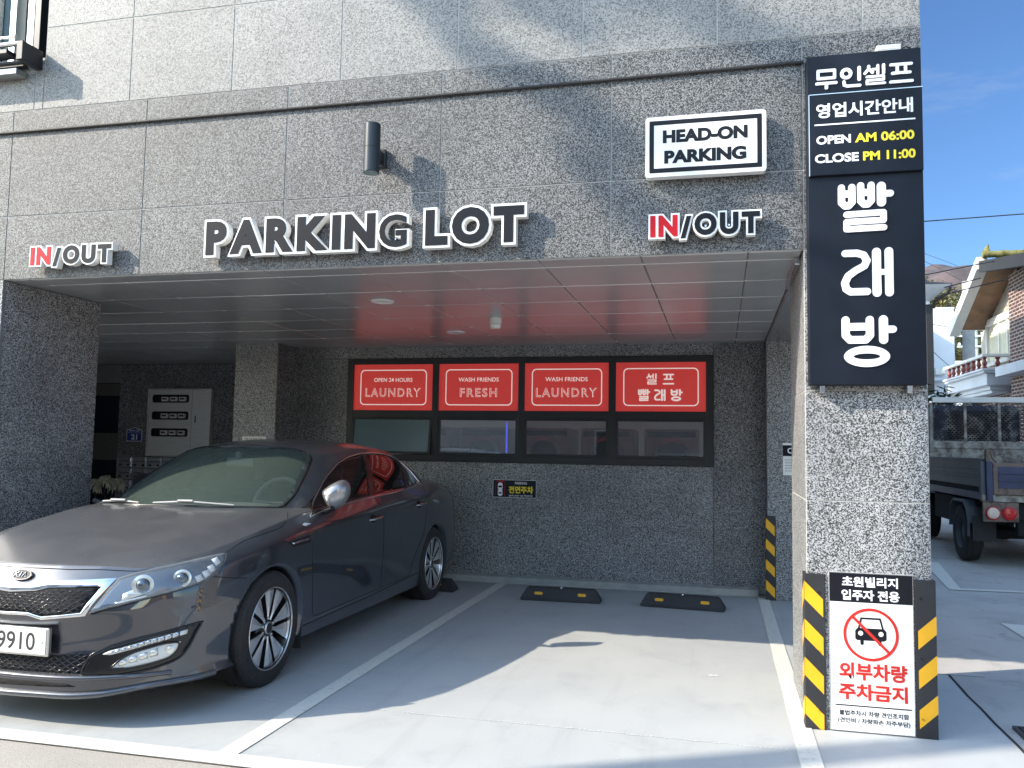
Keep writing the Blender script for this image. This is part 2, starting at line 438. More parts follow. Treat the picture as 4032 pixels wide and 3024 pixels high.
m, t, b = new_mat('side_concrete')
co = coord(t)
c = ramp(t, noise(t, 1.1, 7, 0.62, co), [(0.28, (0.38, 0.365, 0.35)), (0.5, (0.46, 0.445, 0.425)), (0.75, (0.53, 0.515, 0.49))])
st = ramp(t, noise(t, 2.6, 8, 0.7, co, 0.8), [(0.54, (1, 1, 1)), (0.70, (0.68, 0.67, 0.66))])
c = mixc(t, 1.0, c, st, 'MULTIPLY')
dk = ramp(t, noise(t, 14, 3, 0.6, co), [(0.70, (0, 0, 0)), (0.76, (1, 1, 1))])
c = mixc(t, mth(t, 'MULTIPLY', dk, 0.4), c, (0.15, 0.14, 0.13, 1))
t.links.new(c, b.inputs['Base Color']); b.inputs['Roughness'].default_value = 0.8
bump(t, b, noise(t, 120, 4, 0.65, co), 0.25, 0.004)

m, t, b = new_mat('line_paint')
co = coord(t)
wear = ramp(t, noise(t, 26, 5, 0.7, co), [(0.30, (0.44, 0.44, 0.42)), (0.42, (0.68, 0.67, 0.60)), (0.7, (0.74, 0.73, 0.66))])
t.links.new(wear, b.inputs['Base Color']); b.inputs['Roughness'].default_value = 0.65
bump(t, b, noise(t, 150, 3, 0.6, co), 0.1, 0.003)
plain('chipped_paint', (0.62, 0.62, 0.60), 0.8, var=0.15, vscale=60)
plain('crack_dark', (0.02, 0.02, 0.018), 0.9)
plain('kerb_grey', (0.33, 0.33, 0.31), 0.75, var=0.15, vscale=9, bmp=0.1)

# ------------------------------------------------------------------ ground sheets
mb = MB(); mb.add([(-260, -200, -0.012), (260, -200, -0.012), (260, 420, -0.012), (-260, 420, -0.012)], [(0, 1, 2, 3)])
tag(mb.build('ground', 'side_concrete'), kind='structure')
mb = MB(); mb.add([(-30, -6.5, -0.006), (12, -6.5, -0.006), (12, 3.30, -0.006), (-1.45, 3.30, -0.006), (-30, 3.25, -0.006)], [(0, 1, 2, 3, 4)])
tag(mb.build('road', 'road_concrete'), kind='structure')
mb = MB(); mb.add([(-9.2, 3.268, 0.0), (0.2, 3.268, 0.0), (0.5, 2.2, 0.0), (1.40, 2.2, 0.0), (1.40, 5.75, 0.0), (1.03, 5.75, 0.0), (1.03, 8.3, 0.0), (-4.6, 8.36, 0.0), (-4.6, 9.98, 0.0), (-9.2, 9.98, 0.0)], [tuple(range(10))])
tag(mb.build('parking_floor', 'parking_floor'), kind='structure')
def line_sheet(name, quad, z, mat='line_paint', sub=24):
    a, b_, c_, d = [Vector((*p, 0)) for p in quad]; mb = MB(); random.seed(len(name)+int(a.x*10))
    vs = []
    for i in range(sub+1):
        f = i/sub; j = lambda: random.uniform(-0.0025, 0.0025)
        p = a.lerp(d, f); q = b_.lerp(c_, f)
        vs += [(p.x+j(), p.y+j(), z), (q.x+j(), q.y+j(), z)]
    mb.add(vs, [(2*i, 2*i+1, 2*i+3, 2*i+2) for i in range(sub)])
    return tag(mb.build(name, mat), kind='structure')
line_sheet('parking_line', [(-2.226, 3.388), (-2.124, 3.388), (-2.124, 8.165), (-2.226, 8.165)], 0.004)
line_sheet('parking_line', [(0.349, 2.6), (0.450, 2.6), (0.450, 8.07), (0.349, 8.165)], 0.004)
line_sheet('parking_line', [(-4.6, 8.25), (0.36, 8.25), (0.36, 8.169), (-4.6, 8.169)][::-1], 0.004)
line_sheet('parking_line', [(-6.0, 3.265), (-6.0, 3.376), (0.345, 3.392), (0.345, 3.268)][::-1], 0.004)
mb = MB()                                                   # chipped paint seam across the bay
random.seed(3)
for k in range(150):
    x = -3.2 + k*0.0235; y = 4.135 - 0.012*max(0, x+1.0) + random.uniform(-0.006, 0.006)
    w_ = random.uniform(0.002, 0.009) * (1.8 if abs(x+0.66) < .06 else 1); l_ = random.uniform(0.006, 0.018)
    mb.add([(x-l_, y-w_*.3, .0022), (x, y-w_, .0022), (x+l_, y, .0022), (x+l_*.2, y+w_, .0022)], [(0, 1, 2, 3)])
for k in range(60):
    x = random.uniform(-1.9, 0.3); y = random.uniform(3.4, 6.6); r_ = random.uniform(0.002, 0.007)
    mb.add([(x-r_, y, .0022), (x, y-r_*.7, .0022), (x+r_*1.4, y, .0022), (x, y+r_*.8, .0022)], [(0, 1, 2, 3)])
mb.add([(-0.045+.03*math.cos(a), 5.31+.02*math.sin(a*1.0)+.004*math.sin(3*a), .0024) for a in [k*math.pi/6 for k in range(12)]], [tuple(range(12))])
tag(mb.build('chipped_paint', 'chipped_paint'), kind='structure')
mb = MB()                                                   # open joint on the right
pts = [(1.413, 5.757), (1.405, 5.45), (1.399, 5.30), (1.402, 5.05), (1.396, 4.80), (1.40, 4.5), (1.395, 4.2), (1.398, 3.4)]
for (xa, ya), (xb, yb) in zip(pts, pts[1:]):
    mb.add([(xa-.008, ya, .0015), (xa+.008, ya, .0015), (xb+.008, yb, .0015), (xb-.008, yb, .0015)], [(0, 1, 2, 3)])
mb.add([(1.03, 5.757, .0018), (1.62, 5.745, .0018), (1.62, 5.755, .0018), (1.03, 5.767, .0018)], [(0, 1, 2, 3)])
tag(mb.build('expansion_joint', 'crack_dark'), kind='structure')
for q in ([(2.31, 9.32), (2.44, 9.38), (2.74, 11.55), (2.56, 11.60)], ):
    line_sheet('parking_line', [q[0], q[1], q[2], q[3]], -0.006)
line_sheet('parking_line', [(2.33, 9.31), (2.33, 9.43), (6.0, 9.60), (6.0, 9.49)][::-1], -0.0055)
line_sheet('parking_line', [(2.282, 7.64), (2.46, 7.60), (2.46, 4.5), (2.296, 4.5)], -0.006)
line_sheet('parking_line', [(2.465, 7.63), (2.465, 7.52), (6.0, 7.45), (6.0, 7.57)][::-1], -0.006)

# ------------------------------------------------------------------ the building
FY = 4.47; RY = 8.35; CZ = 2.475; ZT = 3.643; BT = 7.7
bld = thing('parking_building', 'grey granite-clad building standing over its open ground-floor parking bay', 'building', (-2.2, 4.47, 0))
def clad(mb, axis, plane, us, zs, thick=0.02, gap=0.006, sgn=-1, mi=0, gm=1, seed=1, dt=0.07):
    """granite panels over a grout backing; axis 'y': a wall at y=plane facing sgn*Y, us are x joints; axis 'x': wall at x=plane"""
    rnd = random.Random(seed)
    for i in range(len(us)-1):
        for j in range(len(zs)-1):
            u0, u1 = us[i]+gap/2, us[i+1]-gap/2; z0, z1 = zs[j]+gap/2, zs[j+1]-gap/2
            t_ = 1+rnd.uniform(-dt, dt)
            a, b_ = (plane, plane-sgn*thick)
            lo, hi = min(a, b_), max(a, b_)
            if axis == 'y': mb.cbox(u0, u1, lo, hi, z0, z1, 0.0015, mi, t_)
            else: mb.cbox(lo, hi, u0, u1, z0, z1, 0.0015, mi, t_)
    p = plane-sgn*0.0035; q = plane-sgn*thick*0.98
    lo, hi = min(p, q), max(p, q)
    if axis == 'y': mb.box(us[0]+.001, us[-1]-.001, lo, hi, zs[0]+.001, zs[-1]-.001, gm)
    else: mb.box(lo, hi, us[0]+.001, us[-1]-.001, zs[0]+.001, zs[-1]-.001, gm)
FX = [-9.0] + [-3.652+1.018*k for k in range(-5, 0)] + [-3.652, -2.634, -1.616, -0.598, 0.435, 1.03]
FX = [-9.0, -7.72, -6.70, -5.69, -4.708, -3.652, -2.634, -1.616, -0.598, 0.435, 1.03]
mb = MB(); clad(mb, 'y', FY, FX, [CZ, 2.908, ZT], seed=4, dt=0.03)
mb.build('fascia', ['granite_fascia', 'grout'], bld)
UX = [-4.55+0.7563*k for k in range(-6, 8)]; UX = [x for x in UX if x < 0.9] + [1.03]
WX0, WX1, WZ0 = -6.4, -4.478, 3.99                        # the window opening upstairs
mb = MB()
UR = [WX1] + [x for x in UX if x > WX1+.1]
clad(mb, 'y', FY+0.002, UR, [ZT, 4.215, 4.85, 5.6, 6.2], seed=8, dt=0.05)
clad(mb, 'y', FY+0.002, [x for x in UX if x < WX1-.03] + [WX1], [ZT, WZ0], seed=6, dt=0.05)
clad(mb, 'y', FY+0.002, [x for x in UX if x < WX0+.05] + [WX0], [WZ0, 4.72, 5.45, 6.2], seed=7, dt=0.05)
clad(mb, 'y', FY+0.002, [-9.0] + [x for x in UX if x > -8.9], [6.2, 6.95, BT], seed=9, dt=0.05)
mb.build('upper_wall', ['granite_light', 'grout_white'], bld)
mb = MB()                                                   # right end wall of the upper storeys, roof slab, core; unseen depth extended to shade the houses behind
mb.box(0.99, 1.028, FY+.03, 19.0, CZ+.02, BT, 0); mb.box(-9.0, -8.96, FY+.03, 19, 0, BT, 0)
mb.box(0.99, 1.028, 12.0, 19.0, 0, CZ+.02, 0)
mb.box(-9.0, 1.0, FY+.025, 18.9, CZ+.06, CZ+.36, 0)
mb.box(-4.45, 0.99, FY+.025, FY+.16, CZ+.36, BT-.1, 0); mb.box(-9.0, -6.42, FY+.025, FY+.16, CZ+.36, BT-.1, 0)
mb.box(-6.42, -4.45, FY+.025, FY+.16, CZ+.36, 3.98, 0); mb.box(-6.42, -4.45, FY+.025, FY+.16, 6.2, BT-.1, 0)
mb.box(-8.95, 0.98, FY+.2, 18.9, BT-.12, BT-.02, 0); mb.box(-9.0, 1.028, 18.9, 19.0, 0, BT, 0)
mb.build('core_wall', ['granite_light'], bld)
def pillar(x0, x1, y0, y1, zs, seed, xin):
    mb = MB()
    clad(mb, 'y', y0, [x0, x1], zs, seed=seed, dt=0.03)
    clad(mb, 'x', x0+.0 if xin < 0 else x1, [y0+.0205, y1], zs, sgn=-1 if xin < 0 else 1, seed=seed+1, dt=0.03)
    clad(mb, 'x', x1 if xin < 0 else x0, [y0+.0205, y1], zs, sgn=1 if xin < 0 else -1, seed=seed+2, dt=0.03)
    clad(mb, 'y', y1+.001, [x0+.021, x1-.021], zs, sgn=1, seed=seed+3)
    mb.box(x0+.022, x1-.022, y0+.022, y1-.022, zs[0], zs[-1], 1)
    return mb
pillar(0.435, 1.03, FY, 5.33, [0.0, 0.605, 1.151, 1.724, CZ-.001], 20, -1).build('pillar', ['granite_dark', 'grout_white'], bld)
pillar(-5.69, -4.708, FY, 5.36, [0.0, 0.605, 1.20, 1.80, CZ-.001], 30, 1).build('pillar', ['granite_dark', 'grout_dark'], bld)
# ceiling of grey metal tiles
m, t, b = new_mat('ceiling_metal')
c = ramp(t, noise(t, 2.0, 3), [(0.3, (0.46, 0.475, 0.49)), (0.7, (0.52, 0.53, 0.54))])
at = t.nodes.new('ShaderNodeAttribute'); at.attribute_name = 'tone'
t.links.new(mixc(t, 1.0, c, at.outputs['Color'], 'MULTIPLY'), b.inputs['Base Color'])
b.inputs['Metallic'].default_value = 0.42; b.inputs['Roughness'].default_value = 0.28; b.inputs['Specular IOR Level'].default_value = 0.3
mb = MB(); rnd = random.Random(5)
xs = [-8.95] + [0.152-0.5845*k for k in range(15, -1, -1)] + [0.433]
ys = [FY+.022] + [4.69+0.5715*k for k in range(0, 10)]
for i in range(len(xs)-1):
    for j in range(len(ys)-1):
        x0, x1, y0, y1 = xs[i]+.0022, xs[i+1]-.0022, ys[j]+.003, ys[j+1]-.003
        if x1 > -4.4 and y0 > 8.3: continue
        c_ = 0.006; z0 = CZ + rnd.uniform(-.0006, .0006); T = 1+rnd.uniform(-.02, .02)
        vs = [(x0, y0, z0+.008), (x1, y0, z0+.008), (x1, y1, z0+.008), (x0, y1, z0+.008), (x0+.004, y0+c_, z0), (x1-.004, y0+c_, z0), (x1-.004, y1-c_, z0), (x0+.004, y1-c_, z0)]
        mb.add(vs, [(4, 7, 6, 5), (0, 4, 5, 1), (2, 6, 7, 3)], 0, tone=T)
        mb.add(vs, [(1, 5, 6, 2), (3, 7, 4, 0)], 0, tone=T)
        if 0 < i and 0 < j:                                  # little clips where four tiles meet
            mb.box(xs[i]-.020, xs[i]+.020, ys[j]-.0045, ys[j]+.0045, CZ-.0025, CZ+.004, 1)
mb.box(-8.95, 0.434, FY+.022, 11.9, CZ+.010, CZ+.03, 2)
for j in range(1, len(ys)-1): mb.box(-8.95, 0.43, ys[j]-.0024, ys[j]+.0024, CZ+.0012, CZ+.0095, 1)
mb.build('ceiling', ['ceiling_metal', 'plastic_white', 'grout_dark'], bld)
mb = MB(); mb.cbox(0.405, 0.434, FY+.17, 5.33, CZ-.045, CZ-.002, .003); mb.cbox(0.434, 1.0, 5.332, 8.07, CZ-.03, CZ+.05, .003)
mb.build('ceiling_trim', 'satin_metal', bld)
mb = MB(); mb.box(0.434, 1.0, FY+.03, 12, CZ+.012, CZ+.055, 0); mb.build('soffit', ['ceiling_metal'], bld)

# rear wall with the window bank
W0, W1, V0, V1 = -4.037, -0.064, 1.231, 2.349
mb = MB(); px = [-4.10-.56, W0+.0, -3.029, -2.035, -1.063, -0.064]
clad(mb, 'y', RY, [-4.655, -4.04, -3.029, -2.035, -1.060, -0.064], [V1, CZ+.01], seed=41, gm=1)
clad(mb, 'y', RY, [-4.655, W0], [V0, 1.76, V1], seed=42)
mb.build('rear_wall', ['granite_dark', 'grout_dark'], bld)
mb = MB(); clad(mb, 'y', RY, [-4.655, -4.04, -3.029, -2.035, -1.060, -0.064], [0.062, 0.605, V0], seed=43, gm=1, dt=.06)
clad(mb, 'y', RY+.001, [-0.0635, 0.435], [0.062, 0.605, 1.18, 1.763, 2.35, CZ+.01], seed=45, gm=1, mi=2, dt=.05)
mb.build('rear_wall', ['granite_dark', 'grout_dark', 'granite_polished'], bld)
mb = MB(); mb.box(-4.66, 0.45, RY+.021, RY+.2, 0, V0); mb.box(-4.66, 0.45, RY+.021, RY+.2, V1, 2.6); mb.box(-4.66, W0, RY+.021, RY+.2, V0, V1); mb.box(W1, .45, RY+.021, RY+.2, V0, V1)
mb.build('backing_wall', 'kerb_grey', bld)
mb = MB(); mb.add([(-4.63, 8.268, 0), (0.36, 8.268, 0), (0.36, 8.285, .05), (-4.63, 8.285, .05), (0.36, 8.349, .066), (-4.63, 8.349, .066)], [(0, 1, 2, 3), (3, 2, 4, 5)])
mb.build('wall_kerb', 'kerb_grey', bld)
mb = MB()                                                   # column right of the bay, side returns
clad(mb, 'y', 8.08, [0.435, 1.03], [0.0, 0.605, 1.18, 1.763, CZ+.01], seed=51)
clad(mb, 'x', 0.435, [8.1005, RY], [0.0, 0.605, 1.18, 1.763, CZ+.01], seed=52)
mb.box(.457, 1.028, 8.102, 11.95, 0, CZ+.05, 1)
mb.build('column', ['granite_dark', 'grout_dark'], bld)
mb = MB()                                                   # column between the bay and the entrance
clad(mb, 'y', 7.85, [-5.14, -4.63], [0.0, 0.58, 1.16, 1.745, 2.32, CZ+.01], seed=53, mi=0)
clad(mb, 'x', -4.63, [7.8705, RY], [0.0, 0.58, 1.16, 1.745, 2.32, CZ+.01], sgn=1, seed=54, mi=2)
mb.box(-5.138, -4.652, 7.872, 10.0, 0, CZ+.01, 1)
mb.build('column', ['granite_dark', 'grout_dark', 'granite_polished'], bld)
mb = MB()                                                   # entrance wall far back on the left
clad(mb, 'y', 10.0, [-8.39, -7.31, -6.2, -5.14], [0.0, .58, 1.16, 1.755, 2.334, CZ+.01], seed=55, mi=0, gm=1)
mb.box(-8.39, -5.0, 10.021, 10.2, 0, 2.6, 1); mb.box(-9.0, -8.39, 10.021, 10.2, 2.23, 2.6, 1)
mb.build('entrance_wall', ['granite_polished', 'grout_dark'], bld)
plain('door_dark', (0.006, 0.010, 0.020), 0.25, var=0.2)
plain('door_band', (0.085, 0.085, 0.08), 0.4, var=0.1)
mb = MB(); mb.box(-8.99, -8.392, 10.03, 10.06, 0, 2.229, 0)
for z0, z1 in ((2.05, 2.22), (1.13, 1.50)): mb.box(-8.99, -8.40, 10.015, 10.032, z0, z1, 1)
for z in (2.043, 1.497, 1.123): mb.box(-8.99, -8.395, 10.008, 10.03, z, z+.008, 2)
mb.build('door', ['door_dark', 'door_band', 'satin_metal'], bld)

# window bank
def bank():
    f = MB(); y = RY-.028
    xs = [(-3.968, -3.039), (-2.969, -2.079), (-2.011, -1.119), (-1.045, -0.137)]
    ZA = (1.780, 2.284); ZB = (1.302, 1.702)
    cut = [W0] + [v for p in xs for v in p] + [W1]
    for i in range(0, len(cut), 2): f.cbox(cut[i], cut[i+1], y, RY+.10, V0, V1, .003)
    for a, b_ in xs:
        f.cbox(a-.002, b_+.002, y+.002, RY+.10, ZA[1], V1-.001, .003); f.cbox(a-.002, b_+.002, y+.002, RY+.10, ZB[1], ZA[0], .003); f.cbox(a-.002, b_+.002, y+.002, RY+.10, V0+.001, ZB[0], .003)
    fr = f.build('window_frame', 'black_frame', bld)
    words = [('OPEN 24 HOURS', 'LAUNDRY'), ('WASH FRIENDS', 'FRESH'), ('WASH FRIENDS', 'LAUNDRY'), None]
    for (a, b_), wd in zip(xs, words):
        p = MB(); yf = RY-.006
        p.box(a, b_, yf, yf+.006, ZA[0], ZA[1], 0)
        bx0, bx1, bz0, bz1 = a+(b_-a)*.083, b_-(b_-a)*.078, ZA[0]+.056, ZA[1]-.058
        ring2(p, rrect(bx0, bx1, bz0, bz1, .05), rrect(bx0+.011, bx1-.011, bz0+.011, bz1-.011, .041), yf-.0012, 1)
        cx = (a+b_)/2; fn = wall_fn(yf-.0012)
        if wd:
            w1 = .225; p.text(wd[0], cx-w1, cx+w1, 2.092, 2.136, fn, bold=.012, mi=1, spacing=1.02)
            w2 = .325 if wd[1] == 'LAUNDRY' else .207
            p.text(wd[1], cx-w2, cx+w2, 1.926, 2.023, fn, bold=.022, mi=1, spacing=1.25)
            p.text(wd[1], cx-w2+.004, cx+w2-.004, 1.930, 2.019, wall_fn(yf-.0024), bold=-.017, mi=0, spacing=1.25)
        else:
            for ch, gx, gz, gw, gh in (('셀', -.736, 2.053, .115, .118), ('프', -.566, 2.053, .113, .115), ('빨', -.818, 1.886, .125, .124), ('래', -.655, 1.886, .118, .124), ('방', -.488, 1.886, .122, .124)):
                add_glyph(p, ch, gx, gx+gw, gz, gz+gh, yf-.0012, 1, .0004)
        p.build('red_panel', ['red_film', 'film_white'], fr)
    for k, (a, b_) in enumerate(xs):
        p = MB(); s_ = MB(); c_ = .026
        def sash(mb, fnp):
            for x0, x1, z0, z1 in ((a, a+c_, ZB[0], ZB[1]), (b_-c_, b_, ZB[0], ZB[1]), (a+c_, b_-c_, ZB[0], ZB[0]+c_), (a+c_, b_-c_, ZB[1]-c_, ZB[1])):
                o = MB(); o.cbox(x0, x1, -.022, .0, z0, z1, .002); mb.add([fnp(v) for v in o.v], o.f)
        tilt = R(7) if k == 0 else R(2) if k == 3 else R(0.6)
        piv = Vector((0, RY+.004, ZB[1]))
        def fnp(v):
            q = Vector(v) - Vector((0, 0, ZB[1])); q.rotate(Euler((-tilt, 0, 0))); return q + piv
        sash(s_, fnp)
        sa = s_.build('sash', 'black_frame', fr)
        put(p.add([fnp(v) for v in ((a+c_, -.012, ZB[0]+c_), (b_-c_, -.012, ZB[0]+c_), (b_-c_, -.012, ZB[1]-c_), (a+c_, -.012, ZB[1]-c_))], [(0, 1, 2, 3)]).build('pane', 'pane_frost' if k == 0 else 'pane_dark', None), fr)
    q = MB(); q.box(-2.245, -2.228, RY+.12, RY+.13, 1.335, 1.66); q.build('led_strip', 'led_blue', bld)
    r = MB()                                                 # the room behind the glass
    r.box(W0, W1, RY+1.5, RY+1.52, 0.6, 2.6, 0); r.box(W0-.02, W0, RY+.2, RY+1.5, .6, 2.6, 0); r.box(W1, W1+.02, RY+.2, RY+1.5, .6, 2.6, 0); r.box(W0, W1, RY+.2, RY+1.5, 2.5, 2.52, 0); r.box(W0, W1, RY+.2, RY+1.5, .58, .6, 0)
    r.build('laundry_room', 'room_wall_glow', bld)
    for k in range(5):                                       # a row of machines inside
        x = -3.4+k*.72; q = MB(); q.cbox(x-.3, x+.3, RY+.75, RY+1.4, .6, 1.62, .02, 0); Xm = Matrix.Translation((x, RY+.748, 1.32)) @ Euler((R(90), 0, 0)).to_matrix().to_4x4()
        q.lathe([(.20, 0), (.20, .02), (.16, .03), (.15, .01), (0, .005)], Xm, 28, 1, True, [1, 1, 1, 2]); q.box(x-.26, x+.26, RY+.742, RY+.751, 1.53, 1.59, 2)
        q.build('washing_machine', ['plastic_white', 'steel', 'sign_black'], bld)
film('led_blue', (0.05, 0.06, 0.5), (0.08, 0.10, 1.0), 1.3)
film('room_wall_glow', (0.55, 0.55, 0.55), (0.9, 0.95, 1.0), 0.045)  # wall colour glows faintly in place of the room's lamps
m, t, b = new_mat('pane_dark'); b.inputs['Base Color'].default_value = (0.055, 0.066, 0.076, 1); b.inputs['Roughness'].default_value = 0.02; b.inputs['IOR'].default_value = 2.1; b.inputs['Alpha'].default_value = 0.8
m, t, b = new_mat('pane_frost'); b.inputs['Base Color'].default_value = (0.13, 0.19, 0.22, 1); b.inputs['Roughness'].default_value = 0.12; b.inputs['IOR'].default_value = 1.6
bank()

# window upstairs at the far left
mb = MB(); y = FY+.17
mb.cbox(WX0, WX0+.06, FY+.06, FY+.24, WZ0, 6.2, .004); mb.cbox(WX1-.06, WX1, FY+.06, FY+.24, WZ0, 6.2, .004)
mb.cbox(WX0+.06, WX1-.06, FY+.06, FY+.24, WZ0, WZ0+.05, .004); mb.cbox(-5.44, -5.36, FY+.08, FY+.22, WZ0+.05, 6.2, .004)
mb.cbox(WX1-.20, WX1-.15, FY+.09, FY+.20, WZ0+.05, 6.2, .003)
uw = mb.build('window', 'black_frame', bld)
mb = MB(); mb.box(WX0+.06, WX1-.06, FY+.19, FY+.20, WZ0+.05, 6.2)
m, t, b = new_mat('glass_up'); b.inputs['Base Color'].default_value = (0.10, 0.16, 0.17, 1); b.inputs['Roughness'].default_value = 0.03; b.inputs['IOR'].default_value = 1.8
mb.build('pane', 'glass_up', uw)
mb = MB()
for x0, x1 in ((WX1-.27, WX1-.215), (WX1-.42, WX1-.37), (WX1-.60, WX1-.57)): mb.cbox(x0, x1, FY+.10, FY+.185, WZ0+.06, 6.2, .003)
mb.build('mullion', 'steel', uw)
mb = MB()                                                   # guard rail bracket below the sill
mb.cbox(WX0, -4.60, FY-.19, FY-.10, 3.955, 3.985, .003, 0); mb.cbox(WX0, -4.60, FY-.055, FY-.012, 3.93, 3.975, .003, 0)
mb.tube([(WX0, FY-.15, 4.035), (-4.50, FY-.15, 4.035)], .017, 10, 1); mb.tube([(WX0, FY-.15, 4.09), (-4.58, FY-.15, 4.085)], .010, 8, 1)
mb.cbox(-4.545, -4.495, FY-.17, FY-.001, 3.915, 4.045, .004, 0); mb.cbox(WX0, -4.62, FY-.09, FY-.002, 3.865, 3.905, .003, 2)
mb.build('sill_rail', ['black_frame', 'satin_metal', 'steel'], uw)
# ------------------------------------------------------------------ signs on the building
def channel_letters(name, word, x0, x1, zb, zt, label, cat, red_to=0, bold=.042, rim=.105, th=.050, spacing=1.0, weights=None, group=None):
    """raised letters: a white rimmed block with a coloured face, each letter a part"""
    kk = (FY-.028-th)/FY; x0, x1, zb, zt = x0*kk, x1*kk, 1.41+(zb-1.41)*kk, 1.41+(zt-1.41)*kk   # measured on the wall plane; the faces stand off it
    root = thing(name, label, cat, ((x0+x1)/2, FY, zb), group=group)
    # advance widths measured from the lettering itself
    ws = []
    for ch in word:
        if ch == ' ': ws.append(None); continue
        vs, _ = text_mesh(ch, bold*(.35 if ch == 'G' else 1), 0, 1.0); ws.append((min(v[0] for v in vs), max(v[0] for v in vs), min(v[1] for v in vs), max(v[1] for v in vs)))
    H = max(w_[3]-w_[2] for w_ in ws if w_ and True)
    sp = .115*spacing
    tot = sum((w_[1]-w_[0]) + sp if w_ else .34 for w_ in ws) - sp
    sx = (x1-x0)/tot; sz = (zt-zb)/.75; x = x0; k = 0
    for ch, w_ in zip(word, ws):
        if not w_: x += .34*sx; continue
        cw = (w_[1]-w_[0])*sx; yb = FY-.028; d = th + .0006*(k % 2)
        z0_ = zb if ch not in '/' else zb-.012
        z1_ = z0_+(w_[3]-w_[2])*sz
        mb = MB()
        rx = rim*sz*.5
        mb.text(ch, x-rx, x+cw+rx, z0_-rx, z1_+rx, lambda a, b_, q: (a, yb-q*d, b_), bold=(.035 if ch == 'G' else bold+rim*.5), ext=1.0, mi=0)
        mb.text(ch, x, x+cw, z0_, z1_, lambda a, b_, q: (a, yb-d-.0012-q*.002, b_), bold=bold*(.35 if ch == 'G' else 1), ext=1.0, mi=2 if k < red_to else 1)
        mb.tube([(x+cw*.5, yb+.027, z0_+.06), (x+cw*.5, yb-.01, z0_+.06)], .006, 6, 3)
        mb.build('letter', ['sign_white', 'letter_black', 'letter_red', 'satin_metal'], root)
        x += cw + sp*sx; k += 1
    return root
channel_letters('lettering_sign', 'PARKING LOT', -3.172, -1.098, 2.583, 2.785, 'long black and white lettering PARKING LOT on the granite fascia', 'sign', bold=.058, spacing=.84)
channel_letters('lettering_sign', 'IN/OUT', -4.500, -3.872, 2.566, 2.682, 'smaller red and black IN/OUT lettering at the left pillar end of fascia', 'sign', red_to=2, bold=.052, rim=.13, th=.045, group='IN/OUT letterings')
channel_letters('lettering_sign', 'IN/OUT', -0.376, 0.212, 2.575, 2.690, 'smaller red and black IN/OUT lettering below the HEAD-ON PARKING board', 'sign', red_to=2, bold=.052, rim=.13, th=.045, group='IN/OUT letterings')

r = thing('sign_board', 'white HEAD-ON PARKING board with black border line', 'sign', (-.08, FY, 2.91))
mb = MB(); X0, X1, Z0, Z1 = -0.398, 0.243, 2.890, 3.227
pl = rrect(X0, X1, Z0, Z1, .018)
mb.prism(pl, lambda a, b_, k: (a, FY-.02 if k == 0 else FY-.075, b_), 0)
ring2(mb, rrect(X0+.022, X1-.022, Z0+.022, Z1-.022, .004), rrect(X0+.047, X1-.047, Z0+.047, Z1-.047, .003), FY-.0765, 1)
mb.build('board', ['sign_white', 'letter_black'], r)
def lines(root, items, mat, fn):
    for body, a, b_, c_, d, bold in items: MB().text(body, a, b_, c_, d, fn, bold=bold).build('lettering', mat, root)
lines(r, [('HEAD-ON', -0.303, 0.147, 3.076, 3.150, .055), ('PARKING', -0.295, 0.140, 2.961, 3.035, .055)], 'letter_black', wall_fn(FY-.0766))
for xa in (X0+.06, X1-.1): mb = MB(); mb.box(xa, xa+.04, FY-.02, FY, Z0+.06, Z1-.06); mb.build('mount', 'satin_metal', r)

# tall black shop sign on the pillar
r = thing('sign_box', 'tall black vertical sign box with white rounded lettering on the right pillar', 'sign', (.73, FY, 1.745))
SY = 4.38; S0, S1 = 0.449, 1.008
mb = MB(); mb.cbox(S0, S1, SY, FY-.006, 1.745, 3.486, .004); mb.build('cabinet', 'sign_navy', r)
for ch, a, b_, c_, d in (('무', .490, .604, 3.298, 3.412), ('인', .612, .720, 3.298, 3.412), ('셀', .728, .844, 3.300, 3.414), ('프', .854, .970, 3.300, 3.412),
                         ('빨', .596, .868, 2.530, 2.790), ('래', .606, .862, 2.190, 2.450), ('방', .605, .871, 1.836, 2.099)):
    mb = MB(); add_glyph(mb, ch, a, b_, c_, d, SY-.0005, 0, .006); mb.build('letter', 'letter_white', r)
mb = MB(); mb.cbox(.457, 1.006, SY-.022, SY-.001, 2.834, 3.267, .003, 0); mb.box(.455, .459, SY-.024, SY-.0005, 2.832, 3.267, 1); mb.box(.459, 1.008, SY-.024, SY-.0005, 3.265, 3.269, 1)
y = SY-.0235
mb.text('영업시간안내', .493, .961, 3.138, 3.216, wall_fn(y), bold=.026, mi=2)
mb.box(.484, .971, y-.001, y+.001, 3.099, 3.106, 2)
mb.text('OPEN', .492, .661, 2.998, 3.044, wall_fn(y), bold=.034, mi=2); mb.text('AM 06:00', .681, .965, 2.997, 3.046, wall_fn(y), bold=.034, mi=3)
mb.text('CLOSE', .484, .698, 2.899, 2.946, wall_fn(y), bold=.034, mi=2); mb.text('PM 11:00', .719, .969, 2.899, 2.947, wall_fn(y), bold=.034, mi=3)
mb.build('hours_panel', ['sign_navy', 'steel', 'letter_white', 'letter_yellow'], r)
for a in (.501, .917):
    mb = MB(); mb.cbox(a, a+.026, SY+.012, FY-.001, 1.704, 1.7445, .003); mb.build('bracket', 'satin_metal', r)
mb = MB(); mb.cbox(.797, .915, SY+.006, FY-.02, 3.4865, 3.518, .003); mb.box(.803, .909, SY+.004, SY+.0065, 3.494, 3.498); mb.box(.803, .909, SY+.004, SY+.0065, 3.505, 3.509); mb.build('top_unit', 'plastic_white', r)
